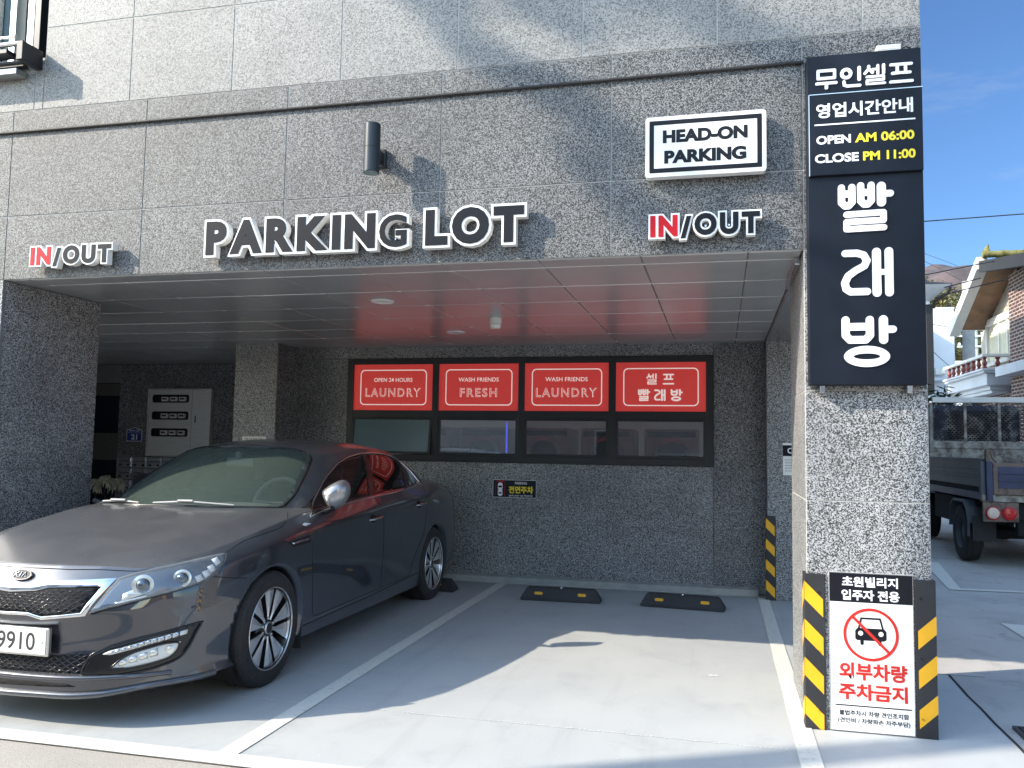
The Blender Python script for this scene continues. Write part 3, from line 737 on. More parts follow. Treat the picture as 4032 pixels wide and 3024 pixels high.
tag(MB().tube([(.915, 4.42, 3.50), (.945, 4.415, 3.512), (.965, 4.42, 3.505), (.985, 4.45, 3.50), (1.0, 4.47, 3.49)], .004, 6).build('wire', 'cable_black', r))

# wall lamp: up and down cylinder on an arm
r = thing('wall_lamp', 'dark grey cylinder up-and-down light on the granite fascia', 'lamp', (-2.03, FY, 3.17))
lx, ly = -1.985, FY-.155
mb = MB(); X = Matrix.Translation((lx, ly, 0))
mb.lathe([(0, 2.9930), (.043, 2.9930), (.0445, 2.9890), (.0465, 2.9890), (.0475, 2.9940), (.0475, 3.1330), (.0462, 3.1350), (.0462, 3.1380), (.0475, 3.1400), (.0475, 3.2780), (.046, 3.2820), (.042, 3.2820), (0, 3.2780)], X, 40)
mb.build('cylinder', 'lamp_grey', r)
mb = MB(); mb.lathe([(0, 2.9892), (.040, 2.9892), (.042, 2.9925)], X, 32); mb.build('lens', 'glass_up', r)
mb = MB(); mb.cbox(lx-.022, lx+.022, ly+.045, FY-.02, 3.0930, 3.1530, .004); mb.cbox(lx-.030, lx+.030, FY-.03, FY-.001, 3.0680, 3.1780, .004); mb.build('arm', 'lamp_grey', r)

# black cable slung across the fascia
pts = []
for k in range(41):
    x = -6.5 + k*(0.442+6.5)/40; f = k/40
    pts.append((x, FY-.0125, 3.497 - .010*math.sin(math.pi*f)))
mb = MB(); mb.tube(pts, .0095, 8)
for k in range(420):                                         # helical wrap
    f = k/419; x = -6.5 + f*(6.942); a = k*1.1
    if k % 3 == 0: mb.tube([(x, FY-.0125+.0098*math.cos(a), 3.497-.010*math.sin(math.pi*f)+.0098*math.sin(a)), (x+.017, FY-.0125+.0098*math.cos(a+1.6), 3.497-.010*math.sin(math.pi*f)+.0098*math.sin(a+1.6))], .003, 5, caps=False)
tag(mb.build('cable', 'cable_black'), 'thick black cable running along the top of the granite fascia into the sign box', 'cable')

# ceiling fittings
for nm, x, y_, lab in (('downlight', -2.456, 5.60, 'round white recessed downlight nearer the front edge of the ceiling'), ('downlight', -2.428, 7.26, 'round white recessed downlight deeper in, near the red windows')):
    r = thing(nm, lab, 'ceiling light', (x, y_, CZ), group='recessed ceiling lights')
    mb = MB(); X = Matrix.Translation((x, y_, CZ-.001)); mb.lathe([(.088, 0), (.088, -.006), (.084, -.009), (.070, -.009), (.062, -.004), (.060, .0)], X, 40); mb.build('trim_ring', 'sign_white', r)
    mb = MB(); mb.lathe([(.0, -.0035), (.061, -.0035)], X, 32); mb.build('diffuser', 'plastic_white', r)
r = thing('smoke_detector', 'small white round detector hanging under the ceiling', 'detector', (-1.83, 6.50, CZ))
X = Matrix.Translation((-1.83, 6.50, CZ)); mb = MB(); mb.lathe([(.052, 0), (.052, -.045), (.048, -.05), (.040, -.05)], X, 32); mb.build('base', 'plastic_white', r)
mb = MB(); mb.lathe([(.040, -.0495), (.047, -.056), (.047, -.075), (.038, -.088), (0, -.09)], X, 32); mb.build('cap', 'sign_white', r)

# small notices
def plate(name, label, cat, x0, x1, z0, z1, y, mats, th=.006, border=None):
    r = thing(name, label, cat, ((x0+x1)/2, y, z0))
    mb = MB(); mb.cbox(x0, x1, y-th, y-.0005, z0, z1, .001, 0)
    if border: ring2(mb, rrect(x0+border[0], x1-border[0], z0+border[0], z1-border[0], .003), rrect(x0+border[1], x1-border[1], z0+border[1], z1-border[1], .003), y-th-.0008, border[2])
    mb.build('plate', mats, r)
    return r, y-th
r, yf = plate('parking_plate', 'small black plate with a car picture and yellow lettering below the red windows', 'sign', -2.345, -1.868, 0.864, 1.055, RY, ['sign_black', 'sign_white'], border=(.002, .006, 1))
lines(r, [('PARKING', -2.102, -1.973, 1.006, 1.033, .01), ('park your car front-in', -2.165, -1.912, .874, .902, .006)], 'letter_white', wall_fn(yf-.001)); lines(r, [('전면주차', -2.170, -1.905, .912, .987, .035)], 'letter_yellow', wall_fn(yf-.001))
mb = MB(); y = yf-.001
poly = rrect(-2.288, -2.236, .882, 1.022, .022); mb.add([(a, y, b_) for a, b_ in poly], [tuple(range(len(poly)))], 0)
for a, b_ in ((.905, .920), (.970, .990)):
    q = rrect(-2.282, -2.242, a, b_, .006); mb.add([(u, y-.0008, v_) for u, v_ in q], [tuple(range(len(q)))], 1)
for q in (rrect(-2.286, -2.282, .928, .962, .001, 1), rrect(-2.242, -2.238, .928, .962, .001, 1)): mb.add([(u, y-.0008, v_) for u, v_ in q], [tuple(range(len(q)))], 1)
for xx in (-2.312, -2.213):
    for k in range(6): mb.box(xx-.003, xx+.003, y-.0004, y+.0004, .888+k*.025, .904+k*.025, 2)
mb.box(-2.300, -2.222, y-.0004, y+.0004, 1.028, 1.040, 2)
mb.build('pictogram', ['letter_white', 'sign_black', 'letter_red'], r)
r, yf = plate('notice_plate', 'narrow white notice with dark lettering on the column, half hidden by the car roof', 'sign', -5.017, -4.733, 1.385, 1.470, 7.85, ['sign_white', 'ink_dark'], border=(.003, .005, 1))
mb = MB(); mb.text('건축물 부설 주차장 지정표시', -4.995, -4.755, 1.428, 1.456, wall_fn(yf-.001), bold=.015); mb.build('lettering', 'ink_dark', r)
# address plate with a pointed top
r = thing('address_plate', 'blue house-number plate 21 with a pointed top', 'sign', (-8.1, 10.0, 1.39))
mb = MB(); P_ = [(-8.232, 1.392), (-7.982, 1.392), (-7.982, 1.552), (-8.107, 1.592), (-8.232, 1.552)]
mb.prism(P_, lambda a, b_, k: (a, 9.999 if k == 0 else 9.992, b_), 0)
I_ = [(-8.225, 1.399), (-7.989, 1.399), (-7.989, 1.547), (-8.107, 1.585), (-8.225, 1.547)]
mb.add([(a, 9.991, b_) for a, b_ in I_], [tuple(range(5))], 1)
mb.text('21', -8.155, -8.055, 1.418, 1.492, wall_fn(9.9902), bold=.03, mi=0); mb.text('양포로1번길', -8.195, -8.02, 1.532, 1.556, wall_fn(9.9902), bold=.02, mi=0); mb.box(-8.22, -7.995, 9.990, 9.9915, 1.510, 1.513, 0)
mb.build('plate', ['sign_white', 'navy_plate'], r)
# steel meter cabinet
r = thing('meter_cabinet', 'brushed steel meter cabinet with three slot windows', 'cabinet', (-7.35, 10.0, 1.2))
m, t, b = new_mat('brushed'); b.inputs['Metallic'].default_value = .55; b.inputs['Roughness'].default_value = .36
mp = t.nodes.new('ShaderNodeMapping'); mp.inputs['Scale'].default_value = (3, 3, 260); t.links.new(coord(t), mp.inputs[0])
t.links.new(ramp(t, noise(t, 1.0, 3, vec=mp.outputs[0]), [(.3, (.62, .62, .60)), (.7, (.80, .80, .77))]), b.inputs['Base Color'])
def slot_plate(mb, x0, x1, z0, z1, y0, y1, slots):
    zc = z0
    xa, xb = slots[0][0], slots[0][1]
    mb.box(x0, xa, y0, y1, z0, z1); mb.box(xb, x1, y0, y1, z0, z1)
    for sx0, sx1, a, b_ in sorted(slots, key=lambda q: q[2]):
        mb.box(xa, xb, y0, y1, zc, a); zc = b_
    mb.box(xa, xb, y0, y1, zc, z1)
mb = MB(); mb.cbox(-7.862, -6.855, 9.93, 9.999, 1.19, 1.2, .001); mb.cbox(-7.862, -6.855, 9.93, 9.999, 2.128, 2.138, .001); mb.cbox(-7.862, -7.842, 9.93, 9.999, 1.2, 2.128, .001); mb.cbox(-6.868, -6.855, 9.93, 9.999, 1.2, 2.128, .001); mb.box(-7.84, -6.87, 9.985, 9.998, 1.2, 2.128, 1)
cb = mb.build('case', ['brushed', 'sign_black'], r)
sl = [(-7.779, -7.219, 1.95, 2.043), (-7.779, -7.219, 1.712, 1.808), (-7.779, -7.219, 1.476, 1.572)]
mb = MB(); slot_plate(mb, -7.838, -7.158, 1.203, 2.125, 9.938, 9.944, sl); mb.cbox(-7.154, -6.872, 9.938, 9.944, 1.203, 2.125, .001); mb.box(-7.100, -7.090, 9.930, 9.938, 1.66, 1.76, 1); mb.build('door', ['brushed', 'sign_black'], r)
for s_ in sl:
    mb = MB(); ring2(mb, rrect(s_[0]-.012, s_[1]+.012, s_[2]-.010, s_[3]+.010, .03), rrect(s_[0]+.008, s_[1]-.008, s_[2]+.008, s_[3]-.008, .022), 9.936, 0, .008); mb.build('gasket', 'sign_black', r)
    mb = MB()
    for k in range(3): mb.cbox(s_[0]+.12+k*.14, s_[0]+.23+k*.14, 9.95, 9.98, s_[2]+.012, s_[3]-.02, .004, 0); mb.box(s_[0]+.135+k*.14, s_[0]+.205+k*.14, 9.948, 9.951, s_[2]+.035, s_[3]-.035, 1)
    mb.build('meter', ['plastic_white', 'ink_dark'], r)
# steel letterboxes
r = thing('letterbox_bank', 'bank of small steel letterboxes below the meter cabinet', 'letterbox', (-7.6, 9.95, .7))
mb = MB()
for i in range(5):
    for j in range(3):
        x0 = -8.262+i*.240; z1 = 1.176-j*.160
        mb2 = MB(); mb2.cbox(x0, x0+.232, 9.88, 9.995, z1-.152, z1, .003, 0); mb2.cbox(x0+.018, x0+.214, 9.872, 9.882, z1-.075, z1-.018, .003, 0); mb2.box(x0+.03, x0+.20, 9.8705, 9.8725, z1-.066, z1-.056, 1)
        mb2.cbox(x0+.018, x0+.214, 9.874, 9.882, z1-.135, z1-.088, .002, 0)
        for q in (.05, .175): mb2.lathe([(0, .0), (.016, .0), (.016, .006)], Matrix.Translation((x0+q, 9.8725, z1-.112)) @ Euler((R(90), 0, 0)).to_matrix().to_4x4(), 16, 1)
        mb2.build('letterbox', ['chrome', 'sign_black'], r)
# funeral-white chrysanthemums in a pot
plain('petal', (0.62, 0.60, 0.46), 0.7, var=0.15, vscale=60)
plain('stem_green', (0.03, 0.06, 0.025), 0.6, var=0.3)
def bloom(mb, c, rad, rnd):
    for k in range(90):
        u = rnd.uniform(-0.55, 1); a = rnd.uniform(0, 2*math.pi); q = math.sqrt(max(0, 1-u*u))
        d = Vector((q*math.cos(a), q*math.sin(a), u)); p0 = Vector(c)+d*rad*.25; p1 = Vector(c)+d*rad*rnd.uniform(.8, 1.05); p2 = p1+d*rad*.15+Vector((0, 0, -rad*rnd.uniform(.05, .55)))
        s_ = d.orthogonal().normalized()*rad*.11
        mb.add([p0-s_*.6, p0+s_*.6, p1+s_, p1-s_, p2+s_*.4, p2-s_*.4], [(0, 1, 2, 3), (3, 2, 4, 5)], 0, True)
r = thing('potted_flowers', 'white chrysanthemums in a dark pot behind the bonnet', 'flowers', (-8.0, 9.3, 0))
rnd = random.Random(2)
mb = MB(); mb.lathe([(0, 0), (.13, 0), (.17, .30), (.18, .31), (.165, .32), (0, .30)], Matrix.Translation((-8.0, 9.3, 0)), 28); mb.build('pot', 'sign_black', r)
for c in ((-8.11, 9.27, .79), (-7.90, 9.25, .85), (-7.79, 9.32, .80)):
    mb = MB(); bloom(mb, c, .105, rnd); mb.build('bloom', 'petal', r)
mb = MB()
for c in ((-8.11, 9.27, .79), (-7.90, 9.25, .85), (-7.79, 9.32, .80)): mb.tube([(-8.0, 9.3, .3), ((-8.0+c[0])/2, 9.29, .58), (c[0], c[1], c[2]-.02)], .006, 6)
for k in range(60):
    a = rnd.uniform(0, 6.28); h_ = rnd.uniform(.33, .68); q = rnd.uniform(.02, .16); p = Vector((-7.97+q*math.cos(a), 9.3+q*math.sin(a), h_)); d = Vector((math.cos(a), math.sin(a), rnd.uniform(-.3, .5))).normalized()*.08; s_ = d.cross(Vector((0, 0, 1))).normalized()*.022
    mb.add([p, p+d*.5+s_, p+d, p+d*.5-s_], [(0, 1, 2, 3)])
mb.build('foliage', 'stem_green', r)
# notice on the right column, half hidden
r, yf = plate('notice_board', 'white and navy notice on the column behind the right pillar', 'sign', .580, .90, 1.172, 1.475, 8.08, ['sign_white', 'sign_navy'])
mb = MB(); mb.box(.580, .90, yf-.002, yf-.0002, 1.352, 1.455, 0); mb.text('CCTV', .622, .80, 1.378, 1.430, wall_fn(yf-.003), bold=.02, mi=1)
for k in range(5): mb.text('범죄예방 시설안내', .60, .74, 1.310-k*.026, 1.322-k*.026, wall_fn(yf-.001), mi=0)
mb.build('lettering', ['sign_navy', 'letter_white'], r)

# corner guards with hazard stripes
def corner_guard(label, x, y, w_, h_, side, n, first, slope, depth=.09, t=.014, hh=0.0):
    """x,y: outer corner; side +1: the front leaf runs to +X of the corner, -1: to -X"""
    r = thing('corner_guard', label, 'corner guard', (x, y, 0), group='striped corner guards')
    mb = MB(); a, b_ = (x-t, x+w_) if side > 0 else (x-w_, x+t)
    mb.cbox(a, b_, y-t, y-.001, hh, h_, .003)
    sx0, sx1 = (x-t, x-.0005) if side > 0 else (x+.0005, x+t)
    mb.cbox(sx0, sx1, y-.0005, y+depth, hh, h_, .003)
    for q in (.12, .5, .88): mb.lathe([(0, 0), (.006, 0), (.006, .003)], Matrix.Translation(((a+b_)/2+.02*side, y-t-.0005, h_*q)) @ Euler((R(90), 0, 0)).to_matrix().to_4x4(), 10)
    mb.build('rubber_body', 'guard_black', r)
    xa, xb = (a+.0, b_-w_*.13) if side > 0 else (a+w_*.16, b_)
    sh = slope*(xb-xa); pitch = n; z = first
    yy = y-t-.0012
    while z < h_:
        # parallelogram: falls to the right for side>0, rises to the right for side<0
        zl, zr = (z, z-sh) if side > 0 else (z-sh, z)
        hgt = pitch*.47
        P = [(xa, zl-hgt), (xb, zr-hgt), (xb, zr), (xa, zl)]
        # clip in z
        def clip(P, lim, keep):
            out = []
            for i in range(len(P)):
                p, q = P[i], P[(i+1) % len(P)]
                ip, iq = keep(p[1]), keep(q[1])
                if ip: out.append(p)
                if ip != iq:
                    f = (lim-p[1])/(q[1]-p[1]); out.append((p[0]+(q[0]-p[0])*f, lim))
            return out
        P = clip(P, hh+.002, lambda v_: v_ >= hh+.002); P = clip(P, h_-.002, lambda v_: v_ <= h_-.002) if P else P
        if len(P) > 2:
            s_ = MB(); s_.add([(u, yy, v_) for u, v_ in P], [tuple(range(len(P)))])
            xs_ = x-t-.0012 if side > 0 else x+t+.0012
            zc = (zl if side > 0 else zr)
            Q = [(y-.0, zc-hgt), (y+depth, zc-hgt-sh*.8), (y+depth, zc-sh*.8), (y, zc)]
            Q = clip(Q, hh+.002, lambda v_: v_ >= hh+.002)
            if Q: Q = clip(Q, h_-.002, lambda v_: v_ <= h_-.002)
            if len(Q) > 2: s_.add([(xs_, u, v_) for u, v_ in Q], [tuple(range(len(Q)))])
            s_.build('stripe', 'guard_yellow', r)
        z += pitch
    return r
corner_guard('yellow and black corner guard on the pillar, left of the no-parking board', 0.435, FY, .088, .778, 1, .192, .165, 1.0)
corner_guard('yellow and black corner guard on the pillar, right of the no-parking board', 1.03, FY, .085, .772, -1, .192, .215, 0.92)
corner_guard('smaller yellow and black corner guard on the shaded rear column', 0.435, 8.08, .075, .785, 1, .192, .19, 1.0)

# no-parking board
r = thing('notice_board', 'white no-outside-cars board with a crossed-out car, between two corner guards', 'sign', (.74, FY, 0))
mb = MB(); B0, B1 = .541, .940
mb.cbox(B0, B1, FY-.012, FY-.001, .006, .793, .001, 0); y = FY-.0128
mb.box(B0+.003, B1-.003, y, FY-.0118, .645, .789, 1)
ring2(mb, [(B0, .006), (B1, .006), (B1, .793), (B0, .793)], [(B0+.003, .009), (B1-.003, .009), (B1-.003, .790), (B0+.003, .790)], y-.0003, 2)
mb.box(.566, .924, y, FY-.0118, .1295, .1355, 1)
mb.build('board', ['sign_white', 'letter_black', 'satin_metal'], r)
f = wall_fn(y-.0008)
lines(r, [('초원빌리지', .604, .869, .722, .774, .032), ('입주자 전용', .601, .876, .655, .708, .032)], 'letter_white', f)
lines(r, [('외부차량', .585, .906, .260, .346, .036), ('주차금지', .583, .906, .162, .243, .036)], 'ink_red', f)
lines(r, [('불법주차시 차량 견인조치함', .584, .910, .084, .110, .018), ('(견인비 / 차량파손 차주부담)', .577, .915, .044, .073, .018)], 'letter_black', f)
mb = MB(); cx, cz = .738, .488
q = [(.664, .505), (.674, .518), (.802, .518), (.812, .505), (.812, .466), (.800, .458), (.788, .458), (.788, .440), (.780, .433), (.772, .440), (.772, .458), (.704, .458), (.704, .440), (.696, .433), (.688, .440), (.688, .458), (.672, .458), (.664, .466)]
tr = tri_poly(q); mb.add([(a, y-.0006, b_) for a, b_ in q], [tuple(k) for k in tr], 0)
ring2(mb, [(.676, .515), (.800, .515), (.786, .572), (.690, .572)], [(.686, .519), (.790, .519), (.779, .563), (.697, .563)], y-.0009, 0)
for xx in (.690, .786): mb.add([(xx+.012*math.cos(k*.5236), y-.0013, .493+.012*math.sin(k*.5236)) for k in range(12)], [tuple(range(12))], 1)
n_ = 48; ring2(mb, [(cx+.131*math.cos(k*2*math.pi/n_), cz+.131*math.sin(k*2*math.pi/n_)) for k in range(n_)], [(cx+.117*math.cos(k*2*math.pi/n_), cz+.117*math.sin(k*2*math.pi/n_)) for k in range(n_)], y-.0017, 2)
d = .085; e_ = .005; mb.add([(cx-d-e_, y-.0021, cz+d-e_), (cx-d+e_, y-.0021, cz+d+e_), (cx+d+e_, y-.0021, cz-d+e_), (cx+d-e_, y-.0021, cz-d-e_)], [(0, 1, 2, 3)], 2)
mb.build('pictogram', ['letter_black', 'sign_white', 'ink_red'], r)

# rubber wheel stops
def wheel_stop(label, x, y, rz):
    r = thing('wheel_stop', label, 'wheel stop', (x, y, 0), rz, 'black rubber wheel stops')
    mb = MB(); L, W, H = .37, .085, .112
    P = [(-L, -W, 0), (L, -W, 0), (L, W, 0), (-L, W, 0), (-L, -W, .018), (L, -W, .018), (L, W, .018), (-L, W, .018),
         (-L+.055, -.035, H), (L-.055, -.035, H), (L-.055, .050, H), (-L+.055, .050, H)]
    bm = bmesh.new(); vs = [bm.verts.new(p) for p in P]
    for f_ in ((3, 2, 1, 0), (0, 1, 5, 4), (1, 2, 6, 5), (2, 3, 7, 6), (3, 0, 4, 7), (4, 5, 9, 8), (5, 6, 10, 9), (6, 7, 11, 10), (7, 4, 8, 11), (8, 9, 10, 11)): bm.faces.new([vs[i] for i in f_])
    bmesh.ops.bevel(bm, geom=bm.edges[:], offset=.008, segments=2, affect='EDGES')
    mb.bm(bm, 0); b_ = mb.build('body', 'guard_black'); b_.parent = r
    for xx in (-.20, .20):
        mb = MB(); nrm = Vector((0, -.094, .05)).normalized(); c = Vector((xx, -.0605, .066)); t1 = Vector((1, 0, 0)); t2 = nrm.cross(t1)*-1
        q = [c+t1*a+t2*b2+nrm*k for k in (.0, .0045) for a, b2 in rrect(-.038, .038, -.013, .013, .011, 4)]
        n_ = len(q)//2; mb.add(q, [tuple(range(n_, 2*n_))]+[(i, (i+1) % n_, n_+(i+1) % n_, n_+i) for i in range(n_)])
        o = mb.build('reflector', 'guard_yellow'); o.parent = r
    mb = MB(); mb.lathe([(0, .0), (.014, 0), (.012, .006), (0, .006)], Matrix.Translation((0, .005, H-.001)), 14); o = mb.build('bolt', 'satin_metal'); o.parent = r
    return r
wheel_stop('black rubber wheel stop on the left of the empty bay, nearer the car', -1.425, 7.46, R(2))
wheel_stop('black rubber wheel stop on the right of the empty bay, nearer the striped column', -0.325, 7.455, R(-4.5))
wheel_stop('black rubber wheel stop pressed behind the rear tyre of the sedan', -2.86, 7.62, R(0))
# drain grate at the right edge
r = thing('drain_grate', 'steel drain grate set in the concrete by the road edge', 'drain', (1.7, 4.6, 0))
mb = MB(); gx0, gx1, gy0, gy1 = 1.47, 2.07, 4.22, 4.78
mb.box(gx0, gx1, gy0, gy1, -.011, -.008, 1)
for k in range(14): mb.box(gx0+.03+k*.04, gx0+.042+k*.04, gy0+.02, gy1-.02, -.008, .004, 0)
for a in ((gx0, gx0+.02, gy0, gy1), (gx1-.02, gx1, gy0, gy1), (gx0+.02, gx1-.02, gy0, gy0+.02), (gx0+.02, gx1-.02, gy1-.02, gy1)): mb.box(*a, -.008, .006, 0)
mb.build('grating', ['lamp_grey', 'crack_dark'], r)
# ------------------------------------------------------------------ the sedan (car space: u back from the nose, v to the right of the picture, z up)
CARX, CARY, CARZ, CARA = -3.452, 3.421, -0.008, 0.002
CAR_M = Matrix.Translation((CARX, CARY, CARZ)) @ Matrix.Rotation(CARA, 4, 'Z')
def cw(u, v, z): return CAR_M @ Vector((v, u, z))
plain('tyre', (0.020, 0.020, 0.021), 0.8, var=0.25, vscale=40)
plain('trim_black', (0.010, 0.010, 0.011), 0.22, var=0.1)
plain('well_black', (0.006, 0.006, 0.007), 0.9)
plain('alloy', (0.80, 0.81, 0.82), 0.28, metal=0.9, var=0.05)
plain('alloy_dark', (0.012, 0.012, 0.013), 0.3, var=0.1)
plain('seat_dark', (0.03, 0.032, 0.032), 0.8, var=0.2)
plain('dash_grey', (0.16, 0.18, 0.17), 0.7, var=0.15)
m, t, b = new_mat('car_paint')
co = coord(t)
fl = noise(t, 900, 1, vec=co)
c = ramp(t, fl, [(0.3, (0.028, 0.034, 0.046)), (0.7, (0.052, 0.060, 0.078))])
geo = t.nodes.new('ShaderNodeNewGeometry'); sx = t.nodes.new('ShaderNodeSeparateXYZ'); t.links.new(geo.outputs['Normal'], sx.inputs[0])
upw = ramp(t, sx.outputs['Z'], [(0.35, (0, 0, 0)), (0.85, (1, 1, 1))])                     # settled dust lies on faces that look up
du = mth(t, 'MULTIPLY', upw, mth(t, 'ADD', 0.20, mth(t, 'MULTIPLY', noise(t, 5, 6, 0.65, co), 0.26)))
spk = ramp(t, noise(t, 75, 3, 0.6, co), [(0.66, (0, 0, 0)), (0.72, (1, 1, 1))])
patch = ramp(t, noise(t, 3.0, 3, 0.6, co), [(0.48, (0, 0, 0)), (0.66, (1, 1, 1))])
du = mth(t, 'ADD', du, mth(t, 'MULTIPLY', mth(t, 'MULTIPLY', spk, patch), mth(t, 'MULTIPLY', upw, 0.5)))
c = mixc(t, du, c, (0.36, 0.355, 0.35, 1))
t.links.new(c, b.inputs['Base Color']); b.inputs['Metallic'].default_value = 0.6
rr = mth(t, 'ADD', 0.32, mth(t, 'MULTIPLY', du, 0.5)); t.links.new(rr, b.inputs['Roughness'])
b.inputs['Coat Weight'].default_value = 1.0; b.inputs['Coat IOR'].default_value = 1.75
t.links.new(mth(t, 'ADD', 0.02, mth(t, 'MULTIPLY', du, 0.5)), b.inputs['Coat Roughness'])
m, t, b = new_mat('windscreen')
b.inputs['Base Color'].default_value = (0.085, 0.115, 0.10, 1); b.inputs['Roughness'].default_value = 0.02
b.inputs['Alpha'].default_value = 0.55; b.inputs['IOR'].default_value = 1.6
m, t, b = new_mat('side_glass')
b.inputs['Base Color'].default_value = (0.006, 0.007, 0.007, 1); b.inputs['Roughness'].default_value = 0.015; b.inputs['IOR'].default_value = 1.75; b.inputs['Alpha'].default_value = 0.85
m, t, b = new_mat('lens_clear')
b.inputs['Base Color'].default_value = (0.55, 0.62, 0.70, 1); b.inputs['Roughness'].default_value = 0.02; b.inputs['Alpha'].default_value = 0.20; b.inputs['IOR'].default_value = 1.8

def cc_interp(vs, fs, creases, iters=5, levels=3):
    """Catmull-Clark surface that passes through the given points"""
    P = [Vector(p) for p in vs]; T = [p.copy() for p in P]
    def sub(P, lv):
        me = bpy.data.meshes.new('s'); me.from_pydata(P, [], fs); me.validate()
        if creases:
            at = me.attributes.new('crease_edge', 'FLOAT', 'EDGE')
            for e in me.edges:
                k = tuple(sorted(e.vertices))
                at.data[e.index].value = creases.get(k, 0.0)
        o = bpy.data.objects.new('s', me); COL.objects.link(o)
        md = o.modifiers.new('s', 'SUBSURF'); md.levels = lv; md.subdivision_type = 'CATMULL_CLARK'; md.boundary_smooth = 'PRESERVE_CORNERS'
        bpy.context.view_layer.update()
        r = bpy.data.meshes.new_from_object(o.evaluated_get(bpy.context.evaluated_depsgraph_get()))
        bpy.data.objects.remove(o); bpy.data.meshes.remove(me)
        return r
    for _ in range(iters):
        r = sub(P, 3)
        for i in range(len(P)): P[i] = P[i] + (T[i]-r.vertices[i].co)*0.8
        bpy.data.meshes.remove(r)
    return sub(P, levels)
class Net:
    def __init__(s): s.v = []; s.idx = {}; s.f = []; s.cr = {}
    def p(s, q):
        k = tuple(round(x, 4) for x in q)
        if k not in s.idx: s.idx[k] = len(s.v); s.v.append(k)
        return s.idx[k]
    def grid(s, G, flip=False):
        for i in range(len(G)-1):
            for j in range(len(G[0])-1):
                q = [s.p(G[i][j]), s.p(G[i+1][j]), s.p(G[i+1][j+1]), s.p(G[i][j+1])]
                s.f.append(q[::-1] if flip else q)
    def crease(s, pts, v):
        for a, b_ in zip(pts, pts[1:]): s.cr[tuple(sorted((s.p(a), s.p(b_))))] = v
def mirror_grid(G): return [[(a, -b_, c_) for a, b_, c_ in row] for row in G]

# lower body: rows r0 (sill) .. r5 (top edge), columns from nose corner to tail corner
US = [.20, .36, .60, .96, 1.35, 1.75, 2.40, 3.00, 3.50, 3.76, 4.15, 4.50, 4.72]
MID = [.69, .80, .868, .900, .902, .905, .910, .910, .908, .908, .890, .84, .725]
side = []
R0V = [.675, .80, .872, .875, .865, .86, .86, .86, .865, .875, .86, .80, .70]
R0Z = [.200, .200, .205, .20, .19, .185, .18, .18, .18, .20, .24, .27, .28]
R1Z = [.28, .28, .28, .27, .27, .265, .26, .26, .265, .28, .31, .34, .35]
R2Z = [.42, .42, .42, .42, .42, .42, .42, .42, .43, .44, .46, .47, .47]
R3Z = [.57, .585, .60, .615, .63, .64, .65, .66, .67, .68, .68, .67, .65]
R4Z = [.690, .725, .765, .800, .830, .862, .892, .910, .922, .928, .930, .925, .90]
R4V = [.668, .770, .846, .886, .893, .897, .900, .898, .893, .888, .865, .805, .69]
R5Z = [.765, .795, .838, .900, .955, .985, 1.018, 1.043, 1.056, 1.060, 1.050, 1.025, .985]
R5V = [.600, .690, .772, .812, .822, .836, .842, .836, .815, .800, .755, .69, .60]
for i, u in enumerate(US):
    mid = MID[i]; wh = 1 if 3 <= i <= 9 else 0
    side.append([(u+(.00 if i else .0), R0V[i], R0Z[i]), (u, mid-.008-(.012 if wh else 0), R1Z[i]), (u, mid-(.012 if 4 <= i <= 8 else 0), R2Z[i]), (u, mid, R3Z[i]), (u, R4V[i], R4Z[i]), (u+(.015 if i == 0 else 0), R5V[i], R5Z[i])])
front = [side[0],
  [(.055, .45, .172), (.045, .45, .275), (.068, .45, .42), (.030, .45, .575), (.085, .44, .695), (.140, .42, .778)],
  [(.018, .22, .164), (.012, .22, .27), (.020, .22, .42), (-.006, .22, .57), (.040, .22, .695), (.095, .22, .780)],
  [(.008, 0, .160), (.004, 0, .27), (.010, 0, .42), (-.010, 0, .57), (.030, 0, .695), (.080, 0, .780)]]
rear = [side[-1],
  [(4.77, .46, .28), (4.80, .46, .35), (4.83, .46, .47), (4.83, .46, .65), (4.80, .45, .90), (4.775, .44, 1.03)],
  [(4.79, .22, .28), (4.82, .22, .35), (4.845, .22, .47), (4.845, .22, .65), (4.82, .22, .90), (4.80, .22, 1.042)],
  [(4.80, 0, .28), (4.825, 0, .35), (4.85, 0, .47), (4.85, 0, .65), (4.825, 0, .90), (4.81, 0, 1.047)]]
def trow(u, k1, k2, k3, i): return [side[i][5], (u[0], k1[0], k1[1]), (u[1], k2[0], k2[1]), (u[2], 0, k3)]
top = [[front[k][5] for k in range(4)],
  trow((.36, .355, .35), (.50, .838), (.26, .842), .845, 1), trow((.60, .60, .60), (.56, .888), (.29, .893), .896, 2),
  trow((.96, .96, .96), (.60, .952), (.31, .957), .960, 3), trow((1.33, 1.30, 1.29), (.61, .992), (.32, 1.0), 1.004, 4),
  trow((1.75,)*3, (.6, .99), (.32, .99), .99, 5), trow((2.4,)*3, (.6, 1.0), (.32, 1.0), 1.0, 6), trow((3.,)*3, (.6, 1.02), (.32, 1.02), 1.02, 7), trow((3.5,)*3, (.6, 1.04), (.32, 1.04), 1.04, 8),
  trow((3.8,)*3, (.58, 1.06), (.31, 1.06), 1.06, 9), trow((4.17, 4.2, 4.2), (.54, 1.078), (.29, 1.088), 1.092, 10), trow((4.5, 4.52, 4.52), (.50, 1.062), (.26, 1.075), 1.078, 11),
  [rear[k][5] for k in range(4)]]
net = Net()
net.grid(side); net.grid(mirror_grid(side), True)
net.grid(front, True); net.grid(mirror_grid(front)); net.grid(rear); net.grid(mirror_grid(rear), True)
net.grid(top, True); net.grid(mirror_grid(top))
